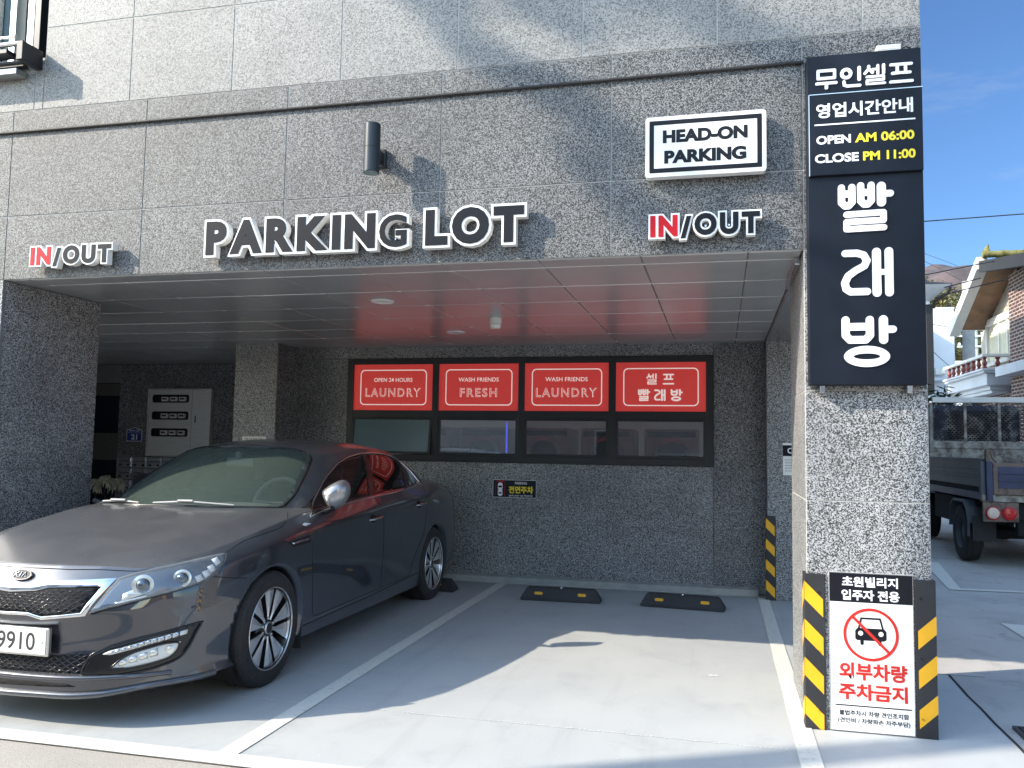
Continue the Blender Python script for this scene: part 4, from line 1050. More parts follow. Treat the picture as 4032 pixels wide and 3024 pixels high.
for s_ in (1, -1):
    f_ = lambda q: (q[0], s_*q[1], q[2])
    net.crease([f_(side[i][5]) for i in range(0, 6)], .45); net.crease([f_(side[i][4]) for i in range(4, 10)], .35)
    net.crease([f_(side[i][2]) for i in range(4, 9)], .3); net.crease([f_(front[k][3]) for k in range(4)], .55)
    net.crease([f_(top[i][1]) for i in range(0, 5)], .30)
body_me = cc_interp(net.v, net.f, net.cr, levels=4)

# greenhouse
PB = [(1.20, 0, .985), (1.27, .35, .975), (1.45, .675, .955), (1.57, .785, .935), (2.0, .832, .955), (2.5, .845, .99), (3.0, .838, 1.015), (3.5, .812, 1.03), (3.92, .745, 1.03), (4.14, .60, 1.05), (4.24, .3, 1.065), (4.26, 0, 1.07)]
QT = [(1.97, 0, 1.384), (1.99, .32, 1.374), (2.06, .515, 1.346), (2.14, .562, 1.334), (2.36, .585, 1.352), (2.66, .595, 1.378), (3.02, .595, 1.378), (3.36, .588, 1.345), (3.66, .560, 1.275), (3.70, .45, 1.285), (3.62, .25, 1.325), (3.60, 0, 1.335)]
BUL = [.022, .022, .016, .006, .012, .018, .02, .018, .012, .01, .012, .012]
ML = []
for p, q, bl in zip(PB, QT, BUL):
    P, Q = Vector(p), Vector(q); mm = P.lerp(Q, .5); d = Q-P
    tang = Vector((-d.z, 0, d.x)) if p[1] < .7 and p[0] < 1.5 else (Vector((d.z, 0, -d.x)) if p[0] > 3.95 else Vector((0, d.z, -d.y)))
    if tang.length: tang.normalize()
    if tang.z < 0: tang = -tang
    mm += tang*bl; ML.append(tuple(round(x, 4) for x in mm))
roofk = [None, ((2.12, .32, 1.390), (2.10, 0, 1.404)), ((2.34, .32, 1.418), (2.33, 0, 1.431)), ((2.64, .33, 1.431), (2.64, 0, 1.444)), ((3.0, .33, 1.424), (3.0, 0, 1.437)), ((3.32, .32, 1.388), (3.32, 0, 1.402)), ((3.55, .28, 1.345), (3.53, 0, 1.357)), None]
roof = [[QT[2], QT[1], QT[0]]] + [[QT[2+j], roofk[j][0], roofk[j][1]] for j in range(1, 7)] + [[QT[9], QT[10], QT[11]]]
gn = Net()
for s_, fl_ in ((1, False), (-1, True)):
    f_ = lambda q: (q[0], s_*q[1], q[2])
    gn.grid([[f_(a), f_(b_), f_(c_)] for a, b_, c_ in zip(PB, ML, QT)], fl_)
    gn.grid([[f_(q) for q in row] for row in roof], not fl_)
    gn.crease([f_(q) for q in QT[2:9]], .25); gn.crease([f_(q) for q in (PB[3], ML[3], QT[3])], .3); gn.crease([f_(q) for q in (PB[2], ML[2], QT[2])], .3)
cab_me = cc_interp(gn.v, gn.f, gn.cr, levels=4)
def bvh_of(*mes):
    bm = bmesh.new()
    for me in mes: bm.from_mesh(me)
    bv = BVHTree.FromBMesh(bm); bm.free(); return bv
BODY_T = bvh_of(body_me, cab_me)       # car space is (u, v, z) here
def pip(p, poly):
    x, y = p; ins = False; n = len(poly)
    for i in range(n):
        (x1, y1), (x2, y2) = poly[i], poly[i-1]
        if (y1 > y) != (y2 > y) and x < (x2-x1)*(y-y1)/(y2-y1)+x1: ins = not ins
    return ins
def smooth_closed(pts, n=4, sharp=()):
    return pts
def project(p, nrm, off):
    """drop a point on the car body along -nrm and lift it by off"""
    h = BODY_T.ray_cast(p+nrm*.25, -nrm, .6)
    if h[0] is None:
        h = BODY_T.find_nearest(p)
    nn = h[1] if h[1].dot(nrm) > 0 else -h[1]
    return h[0] + nn*off, nn
def mir(pts): return [(p[0], -p[1], p[2]) for p in pts][::-1]
def plane_of(pts):
    pts = [Vector(p) for p in pts]; n = Vector(); c = Vector()
    for a, b_ in zip(pts, pts[1:]+pts[:1]): n += (a.cross(b_)); c += a
    c /= len(pts); n = n.normalized()
    if n.dot(c-Vector((2.4, 0, .5))) < 0: n = -n
    x = n.cross(Vector((0, 0, 1))); x = x.normalized() if x.length > .05 else Vector((0, 1, 0)); y = n.cross(x)
    return c, n, x, y
def decal(mb, pts, off=.002, mi=0, cell=.03, wall=True, smooth=True):
    """a patch with the given outline laid on the body"""
    c, n, x, y = plane_of(pts)
    P2 = [((Vector(p)-c).dot(x), (Vector(p)-c).dot(y)) for p in pts]
    bm = bmesh.new(); vs = [bm.verts.new((a, b_, 0)) for a, b_ in P2]
    bm.faces.new(vs); bmesh.ops.triangulate(bm, faces=bm.faces[:])
    for _ in range(7):
        es = [e for e in bm.edges if e.calc_length() > cell]
        if not es: break
        bmesh.ops.subdivide_edges(bm, edges=es, cuts=1); bmesh.ops.triangulate(bm, faces=bm.faces[:])
    bmesh.ops.beautify_fill(bm, faces=bm.faces[:], edges=bm.edges[:])
    bnd = {}
    for v in bm.verts:
        q = c+x*v.co.x+y*v.co.y
        w_, nn = project(q, n, off); bnd[v] = nn
        v.co = w_
    if wall:
        be = [e for e in bm.edges if e.is_boundary]
        r = bmesh.ops.extrude_edge_only(bm, edges=be)
        src = {}
        for e in r['geom']:
            if isinstance(e, bmesh.types.BMVert):
                nn = min(bnd, key=lambda v: (v.co-e.co).length_squared)
                src[e] = bnd[nn]
        for v, nn in src.items(): v.co -= nn*(off+.004)
    bmesh.ops.recalc_face_normals(bm, faces=bm.faces[:])
    fl_ = [f for f in bm.faces if f.normal.dot(n) < -.3]
    if len(fl_) > len(bm.faces)/2: bmesh.ops.reverse_faces(bm, faces=bm.faces[:])
    for v in bm.verts: v.co = Vector((v.co.y, v.co.x, v.co.z))
    bm.verts.index_update(); o = [v.co.copy() for v in bm.verts]
    mb.add([CAR_M @ p for p in o], [[v.index for v in f.verts][::-1] for f in bm.faces], mi, smooth); bm.free(); return mb
def bodyline(mb, pts, r=.0026, off=0.0, seg=6, step=.03, mi=0, nrm=None, closed=False):
    """a thin bead that follows the body"""
    pts = [Vector(p) for p in pts]
    if closed: pts = pts+pts[:1]
    out = []
    for a, b_ in zip(pts, pts[1:]):
        k = max(1, int((b_-a).length/step))
        for i in range(k):
            q = a.lerp(b_, i/k); h = BODY_T.find_nearest(q)
            nn = h[1]
            if nn.dot(q-Vector((q.x, 0, .5))) < 0: nn = -nn
            out.append(h[0]+nn*off)
    h = BODY_T.find_nearest(pts[-1]); nn = h[1]
    if nn.dot(pts[-1]-Vector((pts[-1].x, 0, .5))) < 0: nn = -nn
    if not closed: out.append(h[0]+nn*off)
    # soften
    for _ in range(2):
        out = [out[0]]+[out[i]*.5+(out[i-1]+out[i+1])*.25 for i in range(1, len(out)-1)]+[out[-1]]
    mb.tube([cw(p.x, p.y, p.z) for p in out], r, seg, mi, closed=closed); return mb
def strip(mb, O, I, off=.01, mi=0, div=4):
    n = len(O)
    def dense(L):
        out = []
        for a, b_ in zip(L, L[1:]):
            for k in range(div): out.append(Vector(a).lerp(Vector(b_), k/div))
        return out+[Vector(L[-1])]
    O, I = dense(O), dense(I); vs = []
    for a, b_ in zip(O, I):
        for f in (0, .5, 1):
            q = a.lerp(b_, f); h = BODY_T.ray_cast(q-Vector((.3, 0, 0)), Vector((1, 0, 0)))
            p = (h[0] if h[0] else q); nn = h[1] if h[0] else Vector((-1, 0, 0))
            if nn.x > 0: nn = -nn
            vs.append(cw(*(p+nn*(off*(1.0 if f == .5 else .45)))))
    mb.add(vs, [(3*i+j, 3*i+j+1, 3*i+j+4, 3*i+j+3) for i in range(len(O)-1) for j in (0, 1)], mi, True); return mb

plain('wiper_grey', (.34, .34, .34), .45, var=.1); plain('mesh_chrome', (.10, .10, .105), .14, metal=1.0)
car = thing('sedan_car', 'dark grey four-door sedan parked nose-out in the left bay, dusty bonnet', 'car', (CARX, CARY, 0), CARA)
# ---- shell: cut the wheel arches and the window openings
FWU, RWU, WZ_, AR = .960, 3.755, .328, .364
def arches(me):
    bm = bmesh.new(); bm.from_mesh(me)
    kill = [f for f in bm.faces if abs(f.calc_center_median().y) > .55 and any((f.calc_center_median().x-cu)**2+(f.calc_center_median().z-WZ_)**2 < AR**2 for cu in (FWU, RWU))]
    bmesh.ops.delete(bm, geom=kill, context='FACES')
    for cu in (FWU, RWU):
        bv = [v for v in bm.verts if v.is_boundary and abs(v.co.y) > .55 and .7*AR < math.hypot(v.co.x-cu, v.co.z-WZ_) < AR*1.25 and v.co.z > .215]
        for v in bv:
            dx, dz = v.co.x-cu, v.co.z-WZ_; k = AR/math.hypot(dx, dz)
            v.co.x = cu+dx*k; v.co.z = WZ_+dz*k
        s_ = set(bv)
        es = [e for e in bm.edges if e.is_boundary and e.verts[0] in s_ and e.verts[1] in s_]
        r = bmesh.ops.extrude_edge_only(bm, edges=es)
        for g in r['geom']:
            if isinstance(g, bmesh.types.BMVert):
                dx, dz = g.co.x-cu, g.co.z-WZ_; k = (AR-.012)/math.hypot(dx, dz); g.co.x = cu+dx*k; g.co.z = WZ_+dz*k
                g.co.y -= math.copysign(.05, g.co.y)
    return bm
def bm_to_part(bm, name, mat, parent, sm=True):
    for v in bm.verts: v.co = cw(v.co.x, v.co.y, v.co.z)
    me = bpy.data.meshes.new(name); bmesh.ops.recalc_face_normals(bm, faces=bm.faces[:]); bm.to_mesh(me); bm.free()
    me.materials.append(MATS[mat]); me.polygons.foreach_set('use_smooth', [sm]*len(me.polygons))
    o = bpy.data.objects.new(name, me); COL.objects.link(o); put(o, parent); return o
body = bm_to_part(arches(body_me), 'body', 'car_paint', car)
WS = [(1.205, 0, 1.0), (1.215, .30, .998), (1.30, .52, .992), (1.42, .655, .985), (1.62, .655, 1.07), (1.86, .60, 1.205), (2.06, .535, 1.305), (2.055, .42, 1.335), (2.00, .25, 1.350), (1.98, 0, 1.357)]
WS_full = WS + [(p[0], -p[1], p[2]) for p in WS[::-1] if p[1] > 0]
SW = [(1.455, .845, .930), (1.68, .765, 1.03), (1.976, .679, 1.16), (2.245, .642, 1.262), (2.445, .632, 1.308), (2.685, .629, 1.336), (2.936, .629, 1.339), (3.204, .631, 1.319), (3.43, .645, 1.275), (3.56, .72, 1.165), (3.63, .80, 1.058), (3.213, .834, 1.037), (2.872, .848, 1.018), (2.392, .845, 1.005), (1.912, .842, .978), (1.6, .84, .950)]
RWN = [(3.78, .46, 1.245), (4.08, .54, 1.085), (4.17, .25, 1.092), (4.19, 0, 1.095), (4.17, -.25, 1.092), (4.08, -.54, 1.085), (3.78, -.46, 1.245), (3.68, -.22, 1.30), (3.66, 0, 1.31), (3.68, .22, 1.30)]
bm = bmesh.new(); bm.from_mesh(cab_me)
ws2 = [(p[1]*.955, p[0]) for p in WS_full]; cxm = 1.65; ws2 = [(a, cxm+(b_-cxm)*.92) for a, b_ in ws2]
sw2 = [(p[0], p[2]) for p in SW]; cz_ = (sum(p[0] for p in sw2)/len(sw2), sum(p[1] for p in sw2)/len(sw2)); sw2 = [(cz_[0]+(a-cz_[0])*.95, cz_[1]+(b_-cz_[1])*.86) for a, b_ in sw2]
kill = []
for f in bm.faces:
    c = f.calc_center_median()
    if c.x < 2.1 and abs(c.y) < .66 and pip((c.y, c.x), ws2) and c.z > .99: kill.append(f)
    elif abs(c.y) > .5 and pip((c.x, c.z), sw2): kill.append(f)
bmesh.ops.delete(bm, geom=kill, context='FACES')
bm_to_part(bm, 'roof', 'car_paint', car)
mb = MB()                                                     # floor pan and wheel wells
mb.box(-.72, .72, .35, 4.5, .19, .24); mb.box(-.60, .60, .30, 1.40, .24, .70); mb.box(-.66, .66, 3.3, 4.4, .24, .7)
mb.v = [tuple(CAR_M @ Vector(p)) for p in mb.v]
mb.build('underbody', 'well_black', car)
for cu in (FWU, RWU):
    for s_ in (1, -1):
        mb = MB(); n = 20; vs = []
        for k in range(n+1):
            a = R(-40+260*k/n); vs += [cw(cu+(AR-.004)*math.cos(a), s_*.86, WZ_+(AR-.004)*math.sin(a)), cw(cu+(AR-.004)*math.cos(a), s_*.55, WZ_+(AR-.004)*math.sin(a))]
        mb.add(vs, [(2*k, 2*k+1, 2*k+3, 2*k+2) for k in range(n)], 0, True)
        mb.build('wheel_well', 'well_black', car)
# glass
mb = MB(); decal(mb, WS_full, .003, 0, .06); wsn = mb.build('windscreen', 'windscreen', car)
mb = MB()
for a, b_ in zip(WS_full, WS_full[1:]+WS_full[:1]): pass
bodyline(mb, WS_full, .0075, .001, 8, .04, closed=True); mb.build('seal', 'trim_black', wsn)
for s_ in (1, -1):
    pts = SW if s_ > 0 else mir(SW)
    mb = MB(); decal(mb, pts, .0025, 0, .05); g = mb.build('side_window', 'side_glass', car)
    mb = MB(); bodyline(mb, pts, .0065, .004, 8, .03, closed=True); mb.build('chrome_strip', 'chrome', g)
    bp = [(2.671, .632, 1.331), (2.396, .845, 1.006), (2.528, .847, 1.010), (2.786, .630, 1.333)]; bp = bp if s_ > 0 else mir(bp)
    mb = MB(); decal(mb, bp, .0045, 0, .05); mb.build('door_pillar', 'trim_black', g)
    bp = [(3.42, .644, 1.276), (3.145, .835, 1.036), (3.172, .834, 1.037), (3.447, .643, 1.272)]; bp = bp if s_ > 0 else mir(bp)
    mb = MB(); decal(mb, bp, .0045, 0, .05); mb.build('door_pillar', 'trim_black', g)
mb = MB(); decal(mb, RWN, .003, 0, .06); mb.build('rear_window', 'side_glass', car)
# panel gaps
hood = [(.071, 0, .763), (.092, .266, .763), (.16, .499, .760), (.209, .606, .752), (.399, .736, .783), (.596, .815, .805), (.679, .807, .834), (.786, .81, .858), (.937, .829, .877), (1.098, .841, .893), (1.178, .833, .913), (1.245, .81, .943), (1.349, .75, .969)]
for nm, L in (('bonnet_gap', hood), ('bumper_gap', [(.46, .823, .702), (.601, .864, .674), (.70, .88, .66)]),
              ('door_gap', [(1.455, .86, .925), (1.415, .878, .85), (1.402, .903, .734), (1.443, .896, .514), (1.473, .884, .294), (2.231, .893, .304), (3.167, .893, .312), (3.177, .895, .381), (3.30, .901, .508), (3.458, .908, .667), (3.49, .907, .80), (3.56, .87, .96), (3.60, .83, 1.04)]),
              ('door_gap', [(2.48, .85, 1.0), (2.534, .887, .936), (2.545, .909, .599), (2.543, .897, .353), (2.54, .893, .306)])):
    mb = MB(); bodyline(mb, L, .0030, -.0006); bodyline(mb, mir(L), .0030, -.0006); mb.build(nm, 'well_black', car)
# sill cover step, grille, lamps
mb = MB(); L = [(1.36, .880, .262), (1.6, .885, .268), (2.2, .89, .276), (3.1, .89, .296), (3.36, .885, .302)]; bodyline(mb, L, .004, 0); mb.build('sill_line', 'well_black', car); mb = MB(); bodyline(mb, mir(L), .004, 0); mb.build('sill_line', 'well_black', car)
GO = [(.026, 0, .690), (.032, .117, .694), (.046, .194, .711), (.071, .346, .717), (.133, .512, .725), (.04, .43, .560), (.0, .209, .532), (-.002, .128, .551), (-.004, 0, .549)]
GI = [(.015, 0, .652), (.021, .144, .663), (.033, .214, .680), (.06, .36, .685), (.09, .464, .689), (.035, .411, .574), (.001, .207, .549), (-.001, .132, .565), (-.003, 0, .562)]
gin = GI + [(p[0], -p[1], p[2]) for p in GI[1:-1]][::-1]
mb = MB(); decal(mb, gin, .003, 0, .06); gr = mb.build('grille', 'well_black', car)
mb = MB(); strip(mb, GO, GI, .016); strip(mb, [(p[0], -p[1], p[2]) for p in GO][::-1], [(p[0], -p[1], p[2]) for p in GI][::-1], .016)
mb.build('chrome_frame', 'chrome', gr)
def mesh_cells(mb, poly, v0, v1, z0, z1, dv, dz, off, r):
    P = [(p[1], p[2]) for p in poly]; row = 0; z = z0
    while z < z1:
        v = v0 + (dv/2 if row % 2 else 0)
        while v < v1:
            if pip((v, z), P):
                ring = []
                for k in range(8):
                    a = k*math.pi/4; ra = 1.0 if k % 4 == 0 else (1.0 if k % 4 == 2 else .70)
                    q = Vector((0, v+dv*.47*math.cos(a)*ra, z+dz*.92*math.sin(a)*ra*(.9)))
                    h = BODY_T.ray_cast(Vector((-.5, q.y, q.z)), Vector((1, 0, 0)))
                    u_ = h[0].x if h[0] else .05
                    ring.append(cw(u_-off, q.y, q.z))
                mb.tube(ring, r, 4, 0, caps=False, closed=True)
            v += dv
        z += dz; row += 1
mb = MB(); mesh_cells(mb, gin, -.48, .48, .545, .70, .042, .0130, .005, .0011); mb.build('grille_mesh', 'mesh_chrome', gr)
LG = [(.003, 0, .350), (.011, .251, .362), (.05, .451, .368), (.041, .432, .33), (.034, .411, .278), (.01, .2, .277), (.005, 0, .276)]
lg = LG+[(p[0], -p[1], p[2]) for p in LG[1:-1]][::-1]
mb = MB(); decal(mb, lg, .003, 0, .06); lgo = mb.build('lower_grille', 'well_black', car)
mb = MB(); mesh_cells(mb, lg, -.45, .45, .272, .37, .044, .0135, .005, .0013); mb.build('grille_mesh', 'mesh_chrome', lgo)
# lip
SLT = [(.006, 0, .231), (.012, .201, .231), (.026, .35, .228), (.031, .392, .216), (.013, .202, .209), (.007, 0, .206)]
slt = SLT+[(p[0], -p[1], p[2]) for p in SLT[1:-1]][::-1]
mb = MB(); decal(mb, slt, .003, 0, .05); mb.build('lip_slot', 'well_black', car)
mb = MB(); L = [(.27, .745, .250), (.095, .56, .255), (.031, .401, .256), (.011, .201, .254), (.005, 0, .254)]; L = L+[(p[0], -p[1], p[2]) for p in L[:-1]][::-1]
bodyline(mb, L, .012, .002, 10, .02); L = [(.47, .875, .205), (.30, .77, .190), (.16, .63, .182), (.055, .452, .176), (.015, .202, .172), (.008, 0, .170)]; L = L+[(p[0], -p[1], p[2]) for p in L[:-1]][::-1]
bodyline(mb, L, .016, .006, 10, .02); mb.build('lip', 'car_paint', car)
# number plate
r = MB(); M_ = lambda a, b_, c_, d, e, f: [r.cbox(a, b_, c_, d, e, f, .003, 0)]
r.cbox(-.275, .275, -.028, -.006, .362, .498, .004, 1); r.cbox(-.262, .262, -.031, -.027, .372, .488, .002, 0)
r.v = [tuple(CAR_M @ Vector(p)) for p in r.v]
r.text('9910', -.023, .200, .388, .474, lambda a, b_, d: tuple(cw(-.0316, a, b_)), bold=.010, mi=2)
r.lathe([(0, .004), (.009, .003), (.011, 0)], CAR_M @ Matrix.Translation((.236, -.031, .432)) @ Euler((R(90), 0, 0)).to_matrix().to_4x4(), 12, 0)
r.build('number_plate', ['white_paint', 'steel', 'ink_dark'], car)
# badge
hb = project(Vector((.05, 0, .731)), Vector((-1, 0, .3)).normalized(), .002)
Xb = Matrix.Translation((CARX-.0, CARY, CARZ)) @ Matrix.Translation((.030, hb[0].x-.006, .734)) @ Euler((R(90-28), 0, 0)).to_matrix().to_4x4()
mb = MB()
def oval(rx, ry, z): return [Xb @ Vector((rx*math.cos(k*math.pi/16), ry*math.sin(k*math.pi/16), z)) for k in range(32)]
o1, o2, o3 = oval(.062, .031, 0), oval(.060, .029, .006), oval(.054, .0235, .006)
mb.add(o1+o2, [(i, (i+1) % 32, 32+(i+1) % 32, 32+i) for i in range(32)], 1, True); mb.add(o2+o3, [(i, (i+1) % 32, 32+(i+1) % 32, 32+i) for i in range(32)], 1)
mb.add(oval(.0545, .024, .0045), [tuple(range(32))], 0)
for L in ([(-.038, -.013), (-.032, .013)], [(-.033, 0), (-.014, .013)], [(-.033, 0), (-.014, -.013)], [(-.005, -.013), (.000, .013)], [(.009, -.013), (.024, .013), (.031, -.013)]):
    mb.tube([Xb @ Vector((a, b_, .0065)) for a, b_ in L], .0024, 6, 1)
mb.build('badge', ['letter_black', 'chrome'], car)
# headlights
HL = [(.138, .520, .722), (.168, .559, .738), (.209, .606, .751), (.304, .682, .769), (.399, .736, .783), (.502, .782, .796), (.592, .815, .803), (.549, .831, .763), (.499, .831, .724), (.46, .823, .702), (.411, .81, .681), (.342, .783, .667), (.261, .741, .651), (.181, .664, .63), (.104, .556, .596), (.041, .435, .562), (.067, .472, .62), (.106, .503, .687)]
plain('lamp_inner', (0.16, 0.19, 0.22), 0.22, metal=0.85, var=0.15)
plain('lamp_bright', (0.78, 0.78, 0.72), 0.18, metal=0.6, var=0.05)
plain('lamp_white', (0.70, 0.72, 0.70), 0.3, var=0.05)
def ball(mb, c, nrm, prof, mi=0, seg=24, mis=None):
    q = Vector((nrm.y, nrm.x, nrm.z)).to_track_quat('Z', 'Y').to_matrix().to_4x4()
    mb.lathe(prof, CAR_M @ Matrix.Translation((c.y, c.x, c.z)) @ q, seg, mi, True, mis)
for s_ in (1, -1):
    f_ = (lambda L: L) if s_ > 0 else mir
    mb = MB(); decal(mb, f_(HL), .002, 0, .035); hl = mb.build('headlight', 'lamp_inner', car)
    for (u, v, z), rad in (((.176, .628, .693), .046), ((.312, .752, .712), .040)):
        nrm = Vector((-.75, .62*s_, .1)).normalized(); p, nn = project(Vector((u, v*s_, z)), nrm, .0)
        mb = MB(); ball(mb, p, nrm, [(rad*1.12, -.004), (rad*1.1, .010), (rad*.86, .013), (rad*.80, .008), (rad*.72, .010), (rad*.5, .020), (rad*.25, .025), (0, .0265)], 0, 28, [0, 0, 0, 0, 1, 1, 1]); mb.build('projector', ['lamp_bright', 'lens_clear2' if 'lens_clear2' in MATS else 'lamp_inner'], hl)
    for L in ([(.134, .560, .640), (.176, .600, .655), (.168, .640, .648), (.115, .560, .612)], [(.10, .54, .606), (.18, .652, .636), (.178, .652, .643), (.10, .532, .613)]):
        mb = MB(); decal(mb, f_(L), .005, 0, .03); mb.build('reflector', 'lamp_bright', hl)
    mb = MB()
    for (u, v, z), (du, dv, dz) in (((.511, .810, .773), (.030, .014, .004)), ((.467, .813, .741), (.030, .016, .002)), ((.431, .807, .720), (.026, .016, -.004)), ((.388, .795, .702), (.022, .014, -.006))):
        decal(mb, f_([(u-.020, v-.012, z+.010), (u+.012, v+.006, z+.019), (u+.022, v+.008, z-.008), (u-.006, v-.006, z-.020)]), .005, 0, .03)
    mb.build('turn_signal', 'lamp_white', hl)
    mb = MB(); decal(mb, f_(HL), .014, 0, .035); mb.build('lens', 'lens_clear', hl)
    mb = MB(); bodyline(mb, f_(HL), .0045, .001, 6, .02, closed=True); mb.build('seal', 'well_black', hl)
    # fog lamp corner
    FB = [(.05, .451, .368), (.086, .526, .405), (.157, .637, .438), (.281, .762, .468), (.409, .821, .483), (.397, .816, .466), (.374, .807, .434), (.349, .793, .374), (.31, .771, .317), (.262, .739, .298), (.193, .674, .276), (.112, .57, .263), (.033, .409, .269), (.04, .428, .326)]
    mb = MB(); decal(mb, f_(FB), .003, 0, .035); fb = mb.build('bumper_insert', 'trim_black', car)
    DR = [(.073, .502, .366), (.086, .527, .380), (.192, .683, .427), (.251, .739, .443), (.325, .786, .454), (.321, .783, .434), (.253, .74, .421), (.192, .680, .405), (.089, .532, .361)]
    mb = MB(); decal(mb, f_(DR), .009, 0, .03)
    for k in range(11):
        a = Vector((.092, .535, .3725)).lerp(Vector((.192, .682, .416)), k/6.5) if k <= 6 else Vector((.192, .682, .416)).lerp(Vector((.318, .782, .4445)), (k-6.5)/4.7)
        d = Vector((.055, .085, .026)).normalized()*.0095
        zz = .0055+.0009*k*.6
        decal(mb, f_([tuple(a-d+Vector((0, 0, zz))), tuple(a+d+Vector((0, 0, zz))), tuple(a+d-Vector((0, 0, zz))), tuple(a-d-Vector((0, 0, zz)))]), .0115, 1, .03)
    mb.build('daytime_lamp', ['lamp_white', 'lamp_grey2' if 'lamp_grey2' in MATS else 'satin_metal'], fb)
    FL = [(.088, .533, .297), (.11, .567, .338), (.146, .621, .371), (.196, .684, .390), (.233, .722, .401), (.297, .769, .399), (.288, .761, .357), (.26, .739, .327), (.219, .704, .314), (.191, .674, .306), (.136, .605, .293)]
    mb = MB(); decal(mb, f_(FL), .006, 0, .03); fl_ = mb.build('fog_lamp', 'lamp_white', fb)
    for k in range(4):
        a = Vector((.118, .582, .320)).lerp(Vector((.205, .690, .352)), k/3); mb = MB()
        decal(mb, f_([tuple(a+Vector((-.012, -.018, .014))), tuple(a+Vector((.008, .012, .018+.004*k))), tuple(a+Vector((.010, .014, -.006))), tuple(a+Vector((-.010, -.016, -.012)))]), .009, 0, .03); mb.build('reflector', 'lamp_bright', fl_)
    p, nn = project(Vector((.256, .738, .365)), Vector((-.6, .8*s_, 0)).normalized(), .006); mb = MB()
    ball(mb, p, nn, [(.022, 0), (.020, .006), (.012, .009), (0, .010)], 0, 18); mb.build('bulb', 'lamp_bright', fl_)
    mb = MB(); bodyline(mb, f_(FL), .005, .007, 6, .015, closed=True); bodyline(mb, f_(FB), .005, .002, 6, .02, closed=True); mb.build('bezel', 'trim_black', fb)
    # fender vent, handles, repeater
    VT = [(1.134, .891, .811), (1.379, .894, .832), (1.385, .901, .784), (1.173, .899, .778)]
    mb = MB(); decal(mb, f_(VT), .003, 0, .04); vt = mb.build('fender_vent', 'well_black', car)
    mb = MB(); decal(mb, f_([(1.164, .895, .803), (1.375, .898, .812), (1.376, .898, .803), (1.168, .895, .793)]), .008, 0, .04); mb.build('vent_bar', 'satin_metal', vt)
    for h0, h1 in (((2.257, .904, .850), (2.488, .905, .862)), ((3.237, .899, .893), (3.457, .897, .904))):
        a, b_ = Vector(h0), Vector(h1); a.y *= s_; b_.y *= s_; L = []
        for k in range(9):
            q = a.lerp(b_, k/8); q.y += s_*(.006+.030*math.sin(math.pi*k/8)**.5); L.append(cw(*q))
        mb = MB(); mb.tube(L, [.008, .010, .011, .0115, .0115, .0115, .011, .010, .008], 8); hd = mb.build('door_handle', 'satin_metal', car)
        c = a.lerp(b_, .38); mb = MB(); decal(mb, f_([(c.x-.055, s_*c.y, c.z+.004), (c.x-.03, s_*c.y, c.z+.032), (c.x+.02, s_*c.y, c.z+.034), (c.x+.05, s_*c.y, c.z+.006), (c.x+.035, s_*c.y, c.z-.028), (c.x-.02, s_*c.y, c.z-.032)]), .0015, 0, .03); mb.build('handle_recess', 'well_black', hd)
    # mirror
    FR = [(.835, 1.085), (.862, 1.118), (.912, 1.152), (.962, 1.170), (.998, 1.152), (1.012, 1.110), (1.004, 1.060), (.972, 1.008), (.918, .966), (.885, .985), (.858, 1.025)]
    cxm, czm = .93, 1.07; mb = MB(); rings = []
    for (u, k) in ((1.540, .15), (1.546, .45), (1.560, .72), (1.59, .92), (1.63, 1.0), (1.655, .99)):
        sm_ = []
        n = len(FR)
        for i in range(n):
            for q in (0, .5):
                p0, p1, p2, p3 = FR[i-1], FR[i], FR[(i+1) % n], FR[(i+2) % n]
                t_ = q
                cr = [0.5*((2*p1[d])+(-p0[d]+p2[d])*t_+(2*p0[d]-5*p1[d]+4*p2[d]-p3[d])*t_*t_+(-p0[d]+3*p1[d]-3*p2[d]+p3[d])*t_**3) for d in (0, 1)]
                sm_.append(cr)
        rings.append([cw(u+.05+(.34 if s_ < 0 else 0)+.10*(a-cxm), s_*(cxm+(a-cxm)*k-(.085 if s_ < 0 else 0)), czm+(b_-czm)*k) for a, b_ in sm_])
    n = len(rings[0]); vs = [p for rg in rings for p in rg]
    mb.add(vs, [(i*n+j, i*n+(j+1) % n, (i+1)*n+(j+1) % n, (i+1)*n+j) for i in range(len(rings)-1) for j in range(n)], 0, True)
    mb.add(vs, [tuple(range(n))], 0, True); mb.add(vs, [tuple((len(rings)-1)*n+j for j in range(n))], 1)
    mr = mb.build('side_mirror', ['mirror_cap_sunlit' if s_ > 0 else 'trim_black', 'chrome'], car) if 'mirror_cap_sunlit' in MATS else None  # near cap painted light for sun, far cap painted black for shade
    if mr is None:
        plain('mirror_cap_sunlit', (0.36, 0.36, 0.37), 0.28, metal=0.7, var=0.12, vscale=40, coat=.5); mr = mb.build('side_mirror', ['mirror_cap_sunlit', 'chrome'], car)
    mb = MB(); mb.tube([cw(1.66, s_*.835, .955), cw(1.63, s_*.88, .962), cw(1.61, s_*.935, .985)], [.022, .020, .020], 10); mb.build('mirror_arm', 'trim_black', mr)
    L = [(1.342, .861, .897), (1.37, .868, .906), (1.44, .872, .895), (1.37, .870, .886)]; mb = MB(); decal(mb, f_(L), .005, 0, .03); mb.build('repeater_lamp', 'lamp_white', car)
